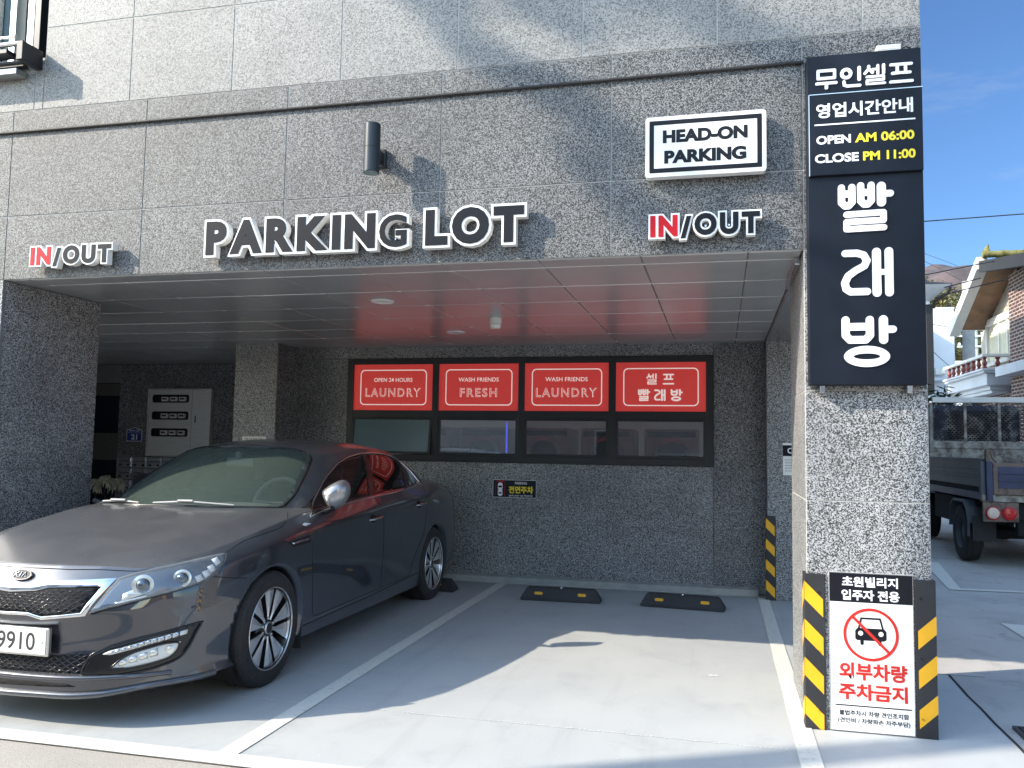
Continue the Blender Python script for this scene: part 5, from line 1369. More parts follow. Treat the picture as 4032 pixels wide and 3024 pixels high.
# wheels
def tyre_mb():
    mb = MB()
    mb.lathe([(.222, -.10), (.232, -.108), (.27, -.112), (.305, -.107), (.322, -.094), (.3285, -.080), (.331, -.050), (.3265, -.047), (.3265, -.040), (.3315, -.037), (.332, -.006), (.3275, -.003), (.3275, .003), (.332, .006), (.3315, .037), (.3265, .040), (.3265, .047), (.331, .050), (.3285, .080), (.322, .094), (.305, .107), (.285, .111), (.284, .1125), (.262, .1125), (.261, .111), (.24, .108), (.230, .104), (.222, .10)], None, 96)
    for k in range(72):                                       # shoulder blocks
        a = 2*math.pi*k/72
        for h0, h1 in ((.060, .098), (-.098, -.060)):
            c_, s_ = math.cos(a), math.sin(a); r_ = .3300
            t_ = .0045; e = Vector((-s_, c_, 0))
            vs = [Vector((c_*(r_+.0012), s_*(r_+.0012), h0))+e*t_, Vector((c_*(r_+.0012), s_*(r_+.0012), h0))-e*t_, Vector((c_*(.3195), s_*(.3195), h1))-e*t_, Vector((c_*.3195, s_*.3195, h1))+e*t_]
            if h0 < 0: vs = [Vector((p.x, p.y, -.158-p.z)) for p in vs]
            mb.add(vs, [(0, 1, 2, 3)], 1)
    return mb
def rim_mb():
    mb = MB(); zf = .082
    mb.lathe([(.236, .104), (.236, .109), (.234, .111), (.231, .110), (.229, .100), (.228, .084)], None, 80, 0)
    mb.lathe([(.228, .084), (.210, .03), (.202, -.08), (.236, -.104)], None, 64, 1)
    mb.lathe([(0, .015), (.205, .015)], None, 48, 2)
    for k in range(10):
        a0 = 2*math.pi*k/10 + math.pi/2
        off = .035 if k % 2 else -.035                        # blades sit in pairs
        a = a0+off
        prof = [(.048, .009), (.075, .010), (.10, .016), (.14, .028), (.18, .040), (.228, .052)]
        L = []; Rr = []; B_ = []
        for rr_, hw in prof:
            c_ = Vector((math.cos(a)*rr_, math.sin(a)*rr_, 0)); e = Vector((-math.sin(a), math.cos(a), 0))
            zz = zf - .020*(1-(rr_/.228))**.5*0 - .012*max(0, (.12-rr_)/.07)
            zz = zf+.006*(rr_/.228)
            L.append(c_+e*hw+Vector((0, 0, zz-.001))); Rr.append(c_-e*hw+Vector((0, 0, zz-.001))); B_.append(c_+Vector((0, 0, zz+.003)))
        n = len(prof)
        vs = L+B_+Rr+[p-Vector((0, 0, .030)) for p in L]+[p-Vector((0, 0, .030)) for p in Rr]
        fs = []; sd = []
        for i in range(n-1):
            fs += [(i, i+1, n+i+1, n+i), (n+i, n+i+1, 2*n+i+1, 2*n+i)]
            sd += [(3*n+i, 3*n+i+1, i+1, i), (2*n+i, 2*n+i+1, 4*n+i+1, 4*n+i)]
        mb.add(vs, fs, 0); mb.add(vs, sd, 1)
    mb.lathe([(.062, .070), (.058, .080), (.036, .084), (.034, .090), (.030, .092), (0, .0925)], None, 40, 0, True, [1, 1, 0, 0, 1])
    for k in range(5):
        a = 2*math.pi*k/5+math.pi/2; mb.lathe([(.0115, .060), (.0115, .088), (.008, .092), (0, .092)], Matrix.Translation((.056*math.cos(a), .056*math.sin(a), 0)), 12, 3)
    mb.lathe([(0, .02), (.15, .02), (.15, .0)], None, 48, 3)
    return mb
ty, rm = tyre_mb(), rim_mb()
first = None
for cu in (FWU, RWU):
    for s_ in (1, -1):
        M_ = CAR_M @ Matrix.Translation((s_*.787, cu, .332)) @ Matrix.Rotation(R(90)*s_, 4, 'Y') @ Matrix.Rotation(R(20 if cu == FWU else 50), 4, 'Z')
        if first is None:
            rim = MB(); rim.v, rim.f, rim.m, rim.sm, rim.tone = rm.v, rm.f, rm.m, rm.sm, rm.tone
            w_ = rim.build('wheel', ['alloy', 'alloy_dark', 'well_black', 'satin_metal']); t_ = ty.build('tyre', ['tyre', 'well_black'])
            t_.parent = w_; first = (w_, t_)
            o = w_
        else:
            o = first[0].copy(); COL.objects.link(o); q = first[1].copy(); COL.objects.link(q); q.parent = o
        o.parent = car; o.matrix_parent_inverse = world_of(car).inverted(); o.matrix_basis = M_
# interior
mb = MB()
P_ = [(1.27, .93), (1.45, .985), (1.60, .975), (1.72, .94), (1.75, .80), (1.75, .55), (1.3, .55)]
n = len(P_); vs = [cw(u, v, z-.02*abs(v)) for v in (-.70, -.35, 0, .25, .45, .70) for u, z in [(a, b_+(.035 if (.2 < v < .5 and 1.4 < a < 1.74) else 0)) for a, b_ in P_]]
mb.add(vs, [(i*n+j, (i+1)*n+j, (i+1)*n+(j+1) % n, i*n+(j+1) % n) for i in range(5) for j in range(n)], 0, True)
mb.build('dashboard', 'dash_grey', car)
mb = MB(); c = Vector((1.90, .36, .985)); ax = Vector((.42, 0, .9)); e1 = Vector((0, 1, 0)); e2 = Vector((-.38, 0, .92)).normalized()*-1
e2 = Vector((.40, 0, .92)).normalized()
mb.tube([cw(*(c+e1*.185*math.cos(k*math.pi/16)+e2*.185*math.sin(k*math.pi/16))) for k in range(32)], .016, 8, closed=True)
mb.tube([cw(*(c-e1*.18)), cw(*(c+Vector((-.03, 0, -.01)))), cw(*(c+e1*.18))], .018, 8); mb.tube([cw(*(c-e2*.18)), cw(*(c+Vector((-.06, 0, -.03))))], .02, 8)
mb.build('steering_wheel', 'dash_grey', car)
for v in (-.37, .37):
    mb = MB(); mb.cbox(v-.25, v+.25, 2.45, 2.62, .55, 1.10, .05); mb.cbox(v-.13, v+.13, 2.50, 2.60, 1.11, 1.28, .04); mb.cbox(v-.25, v+.25, 1.95, 2.46, .45, .60, .04); mb.v = [tuple(CAR_M @ Vector(p)) for p in mb.v]; mb.build('seat', 'seat_dark', car)
mb = MB(); mb.cbox(-.65, .65, 3.35, 3.5, .5, 1.06, .05); mb.v = [tuple(CAR_M @ Vector(p)) for p in mb.v]; mb.build('rear_bench', 'seat_dark', car)
mb = MB(); mb.cbox(-.11, .11, 1.96, 1.99, 1.235, 1.30, .012); mb.box(-.02, .02, 1.94, 1.97, 1.30, 1.345); mb.v = [tuple(CAR_M @ Vector(p)) for p in mb.v]; mb.build('interior_mirror', 'dash_grey', car)
# wipers
mb = MB()
for L in ([(1.31, -.60, 1.005), (1.25, -.42, 1.018), (1.22, -.25, 1.012)], [(1.205, -.13, 1.015), (1.20, .12, 1.03), (1.23, .44, 1.015)]):
    mb.tube([cw(*p) for p in L], [.006, .008, .005], 6)
    a = L[1]; mb.tube([cw(a[0]-.02, a[1]-.05, a[2]+.005), cw(a[0]-.02, a[1]+.06, a[2]+.006)], .009, 6)
mb.build('wiper', 'wiper_grey', car)
# mud flap behind the front wheel
mb = MB(); mb.box(.80, .885, 1.325, 1.335, .13, .40); mb.v = [tuple(CAR_M @ Vector(p)) for p in mb.v]; mb.build('mud_flap', 'tyre', car)
# ------------------------------------------------------------------ pickup truck on the right
plain('truck_blue', (0.020, 0.028, 0.075), 0.5, var=0.3, vscale=5)
plain('truck_grey', (0.075, 0.085, 0.10), 0.55, var=0.2, vscale=4)
plain('lens_red', (0.45, 0.012, 0.015), 0.2, var=0.1)
plain('lens_orange', (0.62, 0.50, 0.42), 0.2, var=0.1)
def rusty(name, c0, c1, c2, s=7):
    m, t, b = new_mat(name); co = coord(t)
    f = noise(t, s, 7, 0.65, co, .4)
    t.links.new(ramp(t, f, [(.36, c0), (.50, c1), (.62, c2)]), b.inputs['Base Color']); b.inputs['Roughness'].default_value = .8
    bump(t, b, f, .3, .004)
rusty('rust_brown', (.11, .075, .055), (.17, .125, .10), (.075, .05, .04))
rusty('rust_white', (.40, .39, .35), (.26, .235, .20), (.12, .095, .085), 9)
rusty('mesh_worn', (.34, .32, .28), (.06, .055, .055), (.03, .03, .035), 5)
m, t, b = new_mat('glass_dark'); b.inputs['Base Color'].default_value = (.015, .016, .022, 1); b.inputs['Roughness'].default_value = .05
trk = thing('pickup_truck', 'old flatbed pickup truck with rusty mesh cab guard parked beyond the pillar', 'truck', (4.0, 11.0, 0))
TX0, TX1, TY = 3.13, 4.78, 11.0
mb = MB(); mb.cbox(3.30, 4.62, 14.05, 15.75, .75, 1.45, .06); mb.cbox(3.34, 4.58, 14.07, 15.4, 1.44, 2.16, .09); mb.build('cab', 'truck_blue', trk)
mb = MB(); mb.cbox(3.52, 4.40, 14.03, 14.08, 1.62, 2.06, .04); mb.build('rear_window', 'glass_dark', trk)
mb = MB(); mb.cbox(3.24, 4.80, 13.78, 13.84, 2.185, 2.268, .006, 0); mb.build('guard_rail', 'rust_white2' if 'rust_white2' in MATS else 'plastic_white', trk)
mb = MB()
for x in (3.215, 3.70, 4.18, 4.66): mb.cbox(x-.022, x+.022, 13.785, 13.835, 1.585, 2.186, .004)
mb.cbox(3.19, 4.80, 13.775, 13.84, 1.555, 1.59, .004); mb.build('guard_post', 'rust_white', trk)
mb = MB(); dz, dx = .030, .056; row = 0; z = 1.60
while z < 2.18:                                               # expanded-metal mesh
    x = 3.24 + (dx/2 if row % 2 else 0)
    while x < 4.78:
        P = [(x-dx*.5, 13.812, z), (x-dx*.12, 13.806, z+dz*.5), (x+dx*.12, 13.806, z+dz*.5), (x+dx*.5, 13.812, z)]
        mb.tube(P, .0042, 4, caps=False); P = [(a, b_, 2*z-c_) for a, b_, c_ in P]; mb.tube(P, .0042, 4, caps=False)
        x += dx
    z += dz; row += 1
mb.build('guard_mesh', 'mesh_worn', trk)
mb = MB(); mb.cbox(3.17, 4.80, 13.70, 13.77, .86, 1.57, .008, 0); mb.cbox(3.17, 4.80, 13.69, 13.72, 1.47, 1.50, .006, 0); mb.build('headboard', 'rust_white', trk)
mb = MB(); mb.box(3.20, 4.72, 11.05, 13.70, .86, .90); mb.build('load_bed', 'rust_brown', trk)
for x0, x1, nm in ((3.13, 3.165, 'side_board'), (4.745, 4.78, 'side_board')):
    mb = MB(); mb.cbox(x0, x1, 11.04, 13.72, .99, 1.335, .006, 0)
    for z in (1.09, 1.20): mb.cbox(x0-.006, x1+.006, 11.10, 13.70, z, z+.012, .002, 1)
    mb.cbox(x0-.010, x1+.01, 11.03, 13.72, 1.305, 1.345, .006, 0); mb.cbox(x0-.012, x1+.01, 11.03, 11.12, .83, 1.335, .006, 0)
    mb.cbox(x0-.010, x1+.01, 11.12, 13.72, 1.135, 1.165, .005, 0); mb.cbox(x0-.010, x1+.01, 11.12, 13.72, .835, .925, .006, 2); mb.cbox(x0+.012, x1+.004, 11.12, 13.72, .92, .995, .004, 3)
    mb.build(nm, ['truck_grey', 'truck_blue', 'truck_blue', 'well_black'], trk)
mb = MB(); mb.cbox(3.245, 4.72, 10.985, 11.025, .905, 1.29, .006, 0)
mb.box(3.30, 4.66, 10.978, 10.986, .985, 1.245, 1)
for z in (1.065, 1.155): mb.cbox(3.30, 4.66, 10.966, 10.980, z, z+.022, .004, 1)
mb.build('tailgate', ['rust_brown', 'truck_blue'], trk)
mb = MB(); mb.cbox(3.168, 3.240, 10.98, 11.04, .83, 1.31, .008, 0); mb.cbox(3.17, 3.215, 10.99, 11.06, 1.28, 1.455, .012, 1); mb.tube([(3.225, 11.0, 1.44), (3.255, 11.02, 1.34), (3.30, 11.04, 1.30)], .012, 6, 1); mb.build('corner_post', ['truck_blue', 'rust_brown'], trk)
mb = MB(); mb.cbox(3.13, 4.78, 11.02, 11.12, .815, .90, .008, 0); mb.build('rear_beam', 'rust_white', trk)
mb = MB(); mb.cbox(3.125, 3.525, 11.0, 11.03, .575, .812, .012, 0); pl_ = mb.build('lamp_plate', 'rust_brown', trk)
for x, c_, lab in ((3.235, 'lens_orange', 'clear indicator lamp'), (3.415, 'lens_red', 'red tail lamp')):
    Xl = Matrix.Translation((x, 11.0, .682)) @ Euler((R(90), 0, 0)).to_matrix().to_4x4()
    mb = MB(); mb.lathe([(.080, 0), (.080, .022), (.070, .028), (.067, .024), (.05, .032), (0, .036)], Xl, 36, 0, True, [1, 1, 1, 0, 0]); o = mb.build('tail_lamp', [c_, 'lens_red'], pl_); o['label'] = lab
def truck_wheel(x, y, s_):
    mb = MB(); X = Matrix.Translation((x, y, .365)) @ Matrix.Rotation(R(-90)*s_, 4, 'Y')
    mb.lathe([(.20, -.10), (.25, -.108), (.33, -.10), (.358, -.085), (.365, -.06), (.360, -.055), (.360, -.03), (.366, -.025), (.366, .025), (.360, .03), (.360, .055), (.365, .06), (.358, .085), (.33, .10), (.25, .108), (.20, .10)], X, 56, 0)
    w_ = mb.build('wheel', 'tyre', trk)
    mb = MB(); mb.lathe([(.205, .10), (.195, .085), (.185, .03), (.10, .02), (.09, .05), (.06, .06), (0, .06)], X, 40, 0); mb.build('rim', 'truck_grey', w_)
truck_wheel(3.19, 11.88, 1); truck_wheel(4.70, 11.88, -1); truck_wheel(3.42, 14.9, 1); truck_wheel(4.5, 14.9, -1)
mb = MB()
P = [(3.08, 11.44, .52), (3.08, 11.52, .72), (3.08, 11.66, .80), (3.08, 12.1, .80), (3.08, 12.24, .72), (3.08, 12.32, .42)]
for a, b_ in zip(P, P[1:]): mb.add([(3.07, a[1], a[2]), (3.34, a[1], a[2]), (3.34, b_[1], b_[2]), (3.07, b_[1], b_[2]), (3.07, a[1], a[2]-.03), (3.07, b_[1], b_[2]-.03)], [(0, 1, 2, 3), (0, 3, 5, 4)])
mb.cbox(3.07, 3.09, 11.42, 11.47, .35, .56, .004); mb.build('fender', 'truck_grey', trk)
mb = MB(); mb.cbox(3.10, 3.37, 11.34, 11.355, .30, .62, .004); mb.build('mud_flap', 'rubber', trk)
mb = MB(); mb.box(3.55, 3.65, 11.1, 14.6, .60, .80); mb.box(4.25, 4.35, 11.1, 14.6, .60, .80); mb.box(3.2, 4.7, 12.5, 13.6, .45, .80); mb.box(3.3, 4.6, 11.84, 11.92, .30, .42)
mb.tube([(3.6, 11.3, .46), (3.58, 11.7, .44), (3.6, 13.5, .46)], .035, 8); mb.cbox(3.55, 4.35, 11.15, 11.25, .40, .60, .01)
mb.build('chassis', 'well_black', trk)

# ------------------------------------------------------------------ houses beyond
def brick_mat(name, c1, c2, mortar, bw=.22, bh=.075, m_=.012):
    m, t, b = new_mat(name); co = coord(t)
    geo = t.nodes.new('ShaderNodeNewGeometry'); s_ = t.nodes.new('ShaderNodeSeparateXYZ'); t.links.new(co, s_.inputs[0])
    n_ = t.nodes.new('ShaderNodeSeparateXYZ'); t.links.new(geo.outputs['True Normal'], n_.inputs[0])
    isx = mth(t, 'GREATER_THAN', mth(t, 'ABSOLUTE', n_.outputs['X']), .7)
    uu = mth(t, 'ADD', mth(t, 'MULTIPLY', isx, s_.outputs['Y']), mth(t, 'MULTIPLY', mth(t, 'SUBTRACT', 1.0, isx), s_.outputs['X']))
    cb = t.nodes.new('ShaderNodeCombineXYZ'); t.links.new(uu, cb.inputs[0]); t.links.new(s_.outputs['Z'], cb.inputs[1])
    br = t.nodes.new('ShaderNodeTexBrick'); br.inputs['Scale'].default_value = 1; br.inputs['Brick Width'].default_value = bw; br.inputs['Row Height'].default_value = bh
    br.inputs['Mortar Size'].default_value = m_; br.inputs['Mortar Smooth'].default_value = .1
    br.inputs['Color1'].default_value = (*c1, 1); br.inputs['Color2'].default_value = (*c2, 1); br.inputs['Mortar'].default_value = (*mortar, 1)
    t.links.new(cb.outputs[0], br.inputs['Vector'])
    c = mixc(t, 1.0, br.outputs['Color'], ramp(t, noise(t, 5, 4, vec=co), [(.3, (.75,)*3), (.7, (1.1,)*3)]), 'MULTIPLY')
    t.links.new(c, b.inputs['Base Color']); b.inputs['Roughness'].default_value = .85; bump(t, b, br.outputs['Fac'], -.4, .01)
brick_mat('brick_red', (.115, .035, .032), (.085, .027, .028), (.40, .37, .33))
brick_mat('brick_grey', (.30, .25, .26), (.24, .20, .21), (.50, .47, .45))
plain('wood_soffit', (.26, .145, .075), .6, var=.3, vscale=3)
plain('trim_white', (.74, .73, .69), .6, var=.06)
plain('house_white', (.66, .69, .73), .7, var=.05, vscale=1.5)
plain('roof_dark', (.014, .015, .018), .7, var=.2)
plain('roof_green', (.16, .15, .045), .8, var=.4, vscale=8)
plain('curtain', (.62, .60, .47), .7, var=.08, vscale=14)
plain('siding', (.46, .43, .37), .7, var=.12)
plain('baluster_red', (.25, .065, .045), .6, var=.15)
plain('slab_white', (.60, .63, .68), .7, var=.08, vscale=2)
hs = thing('brick_house', 'dark brick house with wood-lined gable and white balcony behind the truck', 'house', (7.5, 17, 0))
mb = MB(); mb.box(6.0, 11, 10.5, 19.0, 0, 5.18); mb.box(6.16, 11, 19.0, 21.6, 0, 3.2); mb.build('wall', 'brick_red', hs)
mb = MB(); mb.add([(6.18, 19.0, 3.2), (6.18, 21.55, 3.2), (6.18, 21.55, 4.25), (6.18, 19.0, 5.45), (11, 19.0, 3.2), (11, 21.55, 3.2), (11, 21.55, 4.25), (11, 19.0, 5.45)], [(3, 2, 1, 0), (1, 2, 6, 5)])
for k in range(9):
    z = 4.45+k*.11; y1 = 19.0+(5.45-z)/.47-.05; mb.cbox(6.165, 6.182, 19.02, max(19.1, y1), z, z+.10, .004)
mb.build('gable_wall', 'siding', hs)
mb = MB(); mb.cbox(6.10, 6.18, 19.05, 20.95, 3.42, 3.50, .01, 0); mb.cbox(6.10, 6.18, 20.88, 20.96, 3.5, 4.42, .01, 0); mb.cbox(6.10, 6.18, 19.05, 20.88, 4.35, 4.52, .01, 0); mb.cbox(6.11, 6.17, 20.05, 20.13, 3.5, 4.35, .01, 0); mb.cbox(6.11, 6.17, 19.5, 19.56, 3.5, 4.35, .01, 0)
wn = mb.build('window', 'trim_white', hs)
mb = MB(); n = 60; vs = []
for k in range(n+1):
    y = 19.06+1.82*k/n; vs += [(6.15+.012*math.sin(k*1.3), y, 3.5), (6.15+.012*math.sin(k*1.3), y, 4.35)]
mb.add(vs, [(2*k, 2*k+1, 2*k+3, 2*k+2) for k in range(n)], 0, True); mb.build('curtain', 'curtain', wn)
AP, LO = (19.0, 5.55), (21.15, 4.47)
mb = MB()
def slope(x0, x1, a, b_, th, mi): mb.add([(x0, a[0], a[1]), (x1, a[0], a[1]), (x1, b_[0], b_[1]), (x0, b_[0], b_[1]), (x0, a[0], a[1]-th), (x1, a[0], a[1]-th), (x1, b_[0], b_[1]-th), (x0, b_[0], b_[1]-th)], [(0, 1, 2, 3), (7, 6, 5, 4), (0, 3, 7, 4), (1, 0, 4, 5), (2, 1, 5, 6), (3, 2, 6, 7)], mi)
slope(5.62, 11, AP, LO, .10, 1); slope(5.62, 11, AP, (14.0, 4.75), .10, 1)
rf = mb.build('roof', ['wood_soffit', 'roof_dark'], hs)
mb = MB(); slope(5.40, 5.615, (AP[0]+.02, AP[1]+.08), (LO[0]+.10, LO[1]+.0), .27, 0); mb.cbox(5.5, 6.2, LO[0]-.02, LO[0]+.05, LO[1]-.14, LO[1]+.02, .01, 0); mb.build('bargeboard', 'trim_white', rf)
mb = MB(); slope(5.62, 6.20, (AP[0]-.02, AP[1]-.115), (LO[0]-.03, LO[1]-.115), .02, 0)
mb.build('soffit', 'wood_soffit', rf)
mb = MB(); slope(5.44, 5.62, (AP[0]+.0, AP[1]-.02), (14.0, 4.70), .24, 0); slope(5.62, 6.1, (18.95, 5.38), (14.0, 4.62), .06, 0); mb.build('shaded_eave', 'roof_dark', rf)  # near-slope board painted almost black, standing in for its shade
mb = MB(); rnd = random.Random(9)
for k in range(26):
    x = 5.5+k*.13; mb.tube([(x, AP[0]-.05, AP[1]+.10+rnd.uniform(0, .03)), (x+.125, AP[0]-.05, AP[1]+.115)], .075, 7)
mb.tube([(5.62, AP[0], AP[1]+.12), (5.60, AP[0], AP[1]+.26), (5.64, AP[0], AP[1]+.34)], [.09, .05, .01], 7); mb.build('ridge', 'roof_green', rf)
mb = MB()                                                     # balcony: moulded skirt, rail, balusters
def bal(prof):
    for (o0, z0), (o1, z1) in zip(prof, prof[1:]):
        A0, A1 = [(6.16, 19.4-o0*.0-.0, z0), (5.6-o0, 19.4-o0, z0), (5.6-o0, 22.6, z0)], [(6.16, 19.4-o1*.0, z1), (5.6-o1, 19.4-o1, z1), (5.6-o1, 22.6, z1)]
        A0[0] = (6.16, 19.4-o0, z0); A1[0] = (6.16, 19.4-o1, z1)
        mb.add(A0+A1, [(0, 1, 4, 3), (1, 2, 5, 4)])
bal([(-.5, 2.72), (-.20, 2.72), (-.20, 2.78), (-.16, 2.80), (-.16, 2.86), (-.08, 2.90), (-.08, 3.14), (0, 3.16), (0, 3.20), (.04, 3.21), (.04, 3.25), (-.5, 3.25)])
bc = mb.build('balcony', 'slab_white', hs)
mb = MB()
mb.cbox(5.57, 5.70, 19.37, 22.6, 3.50, 3.57, .012); mb.cbox(5.70, 6.17, 19.37, 19.50, 3.50, 3.57, .012); mb.build('balcony_rail', 'trim_white', bc)
for k in range(10):
    x, y = (5.63, 19.44+.40*k) if k < 8 else (5.63+.26*(k-7), 19.44)
    mb = MB(); mb.lathe([(.050, 3.25), (.050, 3.28), (.025, 3.30), (.055, 3.36), (.025, 3.44), (.045, 3.47), (.050, 3.50)], Matrix.Translation((x, y, 0)), 12); mb.build('baluster', 'baluster_red', bc)
mb = MB(); mb.cbox(5.70, 6.2, 10.5, 19.0, 3.02, 3.23, .01); mb.build('concrete_band', 'slab_white', hs)
mb = MB(); mb.box(6.2, 6.4, 19.05, 22.5, 0, 2.72); mb.build('balcony_void_shade', 'well_black', hs)  # black panel stands in for the shade under the balcony

wh = thing('white_house', 'plain white box-shaped house with an outdoor air conditioner', 'house', (7.2, 33, 0))
mb = MB(); mb.cbox(6.2, 7.78, 30, 38, 0, 6.3, .02); mb.build('wall', 'house_white', wh)
mb = MB(); mb.cbox(6.2, 7.80, 29.98, 38, 6.28, 6.36, .02); mb.build('parapet', 'trim_white', wh)
mb = MB(); mb.cbox(7.10, 7.42, 29.72, 29.98, 4.03, 4.25, .01, 0); mb.lathe([(0, 0), (.085, 0), (.09, .01)], Matrix.Translation((7.33, 29.715, 4.14)) @ Euler((R(90), 0, 0)).to_matrix().to_4x4(), 20, 1); mb.build('air_conditioner', ['plastic_white', 'steel'], wh)
mb = MB(); mb.cbox(6.2, 7.45, 29.4, 29.98, 3.80, 3.88, .01); mb.build('ledge', 'slab_white', wh)
sh = thing('sided_house', 'pale house corner with wide flat eaves and tall dark window edge', 'house', (4.5, 27, 0))
mb = MB(); mb.cbox(3.0, 5.86, 25, 33, 0, 5.8, .01); mb.build('wall', 'siding_pale' if 'siding_pale' in MATS else 'house_white', sh)
mb = MB(); mb.cbox(5.74, 5.92, 24.93, 25.04, 3.1, 5.62, .01); mb.cbox(5.3, 5.92, 24.93, 25.0, 3.06, 3.14, .01); mb.build('window_edge', 'roof_dark', sh)
mb = MB(); mb.add([(2.6, 24.4, 6.10), (6.28, 24.4, 6.10), (6.28, 33.4, 6.10), (2.6, 33.4, 6.10), (2.6, 24.5, 6.02), (6.22, 24.5, 6.02), (6.22, 33.3, 6.02), (2.6, 33.3, 6.02), (3.0, 25.0, 5.72), (5.86, 25.0, 5.72), (5.86, 33, 5.72), (3.0, 33, 5.72)],
    [(0, 1, 2, 3), (0, 4, 5, 1), (1, 5, 6, 2), (4, 8, 9, 5), (5, 9, 10, 6)]); mb.build('eave', 'slab_white', sh)
mb = MB(); mb.add([(2.58, 24.38, 6.105), (6.30, 24.38, 6.105), (6.30, 33.4, 6.105), (2.58, 33.4, 6.105), (4.4, 27, 6.9), (4.4, 31, 6.9)], [(0, 1, 4), (1, 2, 5, 4), (2, 3, 5), (3, 0, 4, 5)]); mb.build('roof', 'roof_dark', sh)
mb = MB(); mb.tube([(6.26, 24.45, 6.02), (6.20, 24.55, 5.85), (5.95, 24.9, 5.70), (5.93, 24.95, 5.5)], .05, 8); mb.build('downpipe', 'roof_dark', sh)
for a, c in ((3.5, 1.0), (3.5, 3.6)):
    mb = MB(); mb.cbox(a, a+1.5, 24.95, 25.03, c, c+1.2, .01); wf = mb.build('window', 'trim_white', sh); mb = MB()
    for k in (0, 1): mb.box(a+.08+k*.70, a+.72+k*.70, 24.938, 24.952, c+.08, c+1.12)
    mb.build('pane', 'glass_dark', wf)
lo = thing('low_house', 'low pale flat-roofed house far behind the two utility poles', 'house', (12.5, 45, 0))
mb = MB(); mb.box(11.4, 14.5, 44, 50, 0, 5.6); mb.build('wall', 'house_white', lo)
mb = MB(); mb.cbox(11.2, 14.7, 43.8, 50, 5.6, 5.95, .02); mb.build('parapet', 'siding', lo)
mb = MB(); mb.box(11.7, 12.4, 43.96, 44.02, 4.3, 5.2); mb.build('window', 'glass_dark', lo)

# poles and wires
plain('pole_concrete', (.36, .35, .33), .85, var=.12)
plain('wire_dark', (.02, .02, .025), .6)
r = thing('utility_pole', 'plain thick concrete utility pole, nearer of the two beside the gable', 'pole', (7.1, 26, 0), group='utility poles')
mb = MB(); mb.tube([(7.1, 26, 0), (7.13, 26, 6.45)], [.20, .155], 20); mb.build('shaft', 'pole_concrete', r)
mb = MB(); mb.lathe([(.172, 5.9), (.172, 5.96)], Matrix.Translation((7.125, 26, 0)), 20); mb.build('band', 'steel', r)
r = thing('utility_pole', 'slimmer farther utility pole carrying crossarms and white insulators', 'pole', (10.6, 38, 0), group='utility poles')
mb = MB(); mb.tube([(10.6, 38, 0), (10.6, 38, 8.2)], [.19, .15], 16); mb.build('shaft', 'plastic_white', r)
for z in (5.9, 6.35, 7.6):
    mb = MB(); mb.cbox(9.9, 11.6, 37.8, 37.9, z, z+.08, .01, 0); mb.build('crossarm', 'steel', r)
    for x in (10.0, 10.9, 11.45):
        mb = MB(); mb.lathe([(.02, z+.08), (.06, z+.11), (.06, z+.16), (.03, z+.2), (0, z+.2)], Matrix.Translation((x, 37.85, 0)), 10); mb.build('insulator', 'sign_white', r)
def wire(label, pts, Y, r_=.012, n=14, sag=.0, grp='overhead wires'):
    P = []
    for (a, b_) in zip(pts, pts[1:]):
        for k in range(n):
            f = k/n; x = a[0]+(b_[0]-a[0])*f; z = a[1]+(b_[1]-a[1])*f - sag*math.sin(math.pi*f)
            P.append((x*Y, Y, 1.41+z*Y))
    P.append((pts[-1][0]*Y, Y, 1.41+pts[-1][1]*Y))
    return tag(MB().tube(P, r_, 5).build('overhead_wire', 'wire_dark'), label, 'wire', grp)
wire('lone dark wire crossing the open sky right of the tall sign', [(.15, .264), (.2319, .2657), (.3339, .2692), (.42, .274)], 16, .011)
wire('thick wire rising to the white gable peak', [(.2216, .2015), (.2885, .214), (.345, .224)], 18.0, .012)
wire('wire falling from behind the tall sign to the nearer utility pole, over the hill', [(.2215, .2000), (.2764, .1784)], 25.7, .012)
wire('thick wire from the pale eave corner up to the white bargeboard', [(.2496, .1878), (.2881, .1975)], 18.3, .012)
wire('wire from below the pale eave up across the brown soffit to the brick wall', [(.2458, .1787), (.2806, .1872), (.3155, .1955)], 17.0, .011)
wire('faint thin wire slanting down across the sky and the hill', [(.2219, .2238), (.25, .2068), (.2726, .1923)], 34, .009)
wire('faintest thin wire, highest of those slanting down towards the gable', [(.2236, .2309), (.2637, .2126)], 34, .008)
wire('wire sagging across the front of the plain white house', [(.2216, .149), (.258, .141)], 29, .010)
wire('slack wire dropping to the air conditioner of the white house', [(.2326, .1183), (.253, .0976)], 29.3, .010)
wire('white upper wire between the poles under the gable', [(.259, .1378), (.2918, .1356)], 37.5, .012)
wire('white lower wire between the poles under the gable', [(.2589, .131), (.2916, .1277)], 37.5, .012)

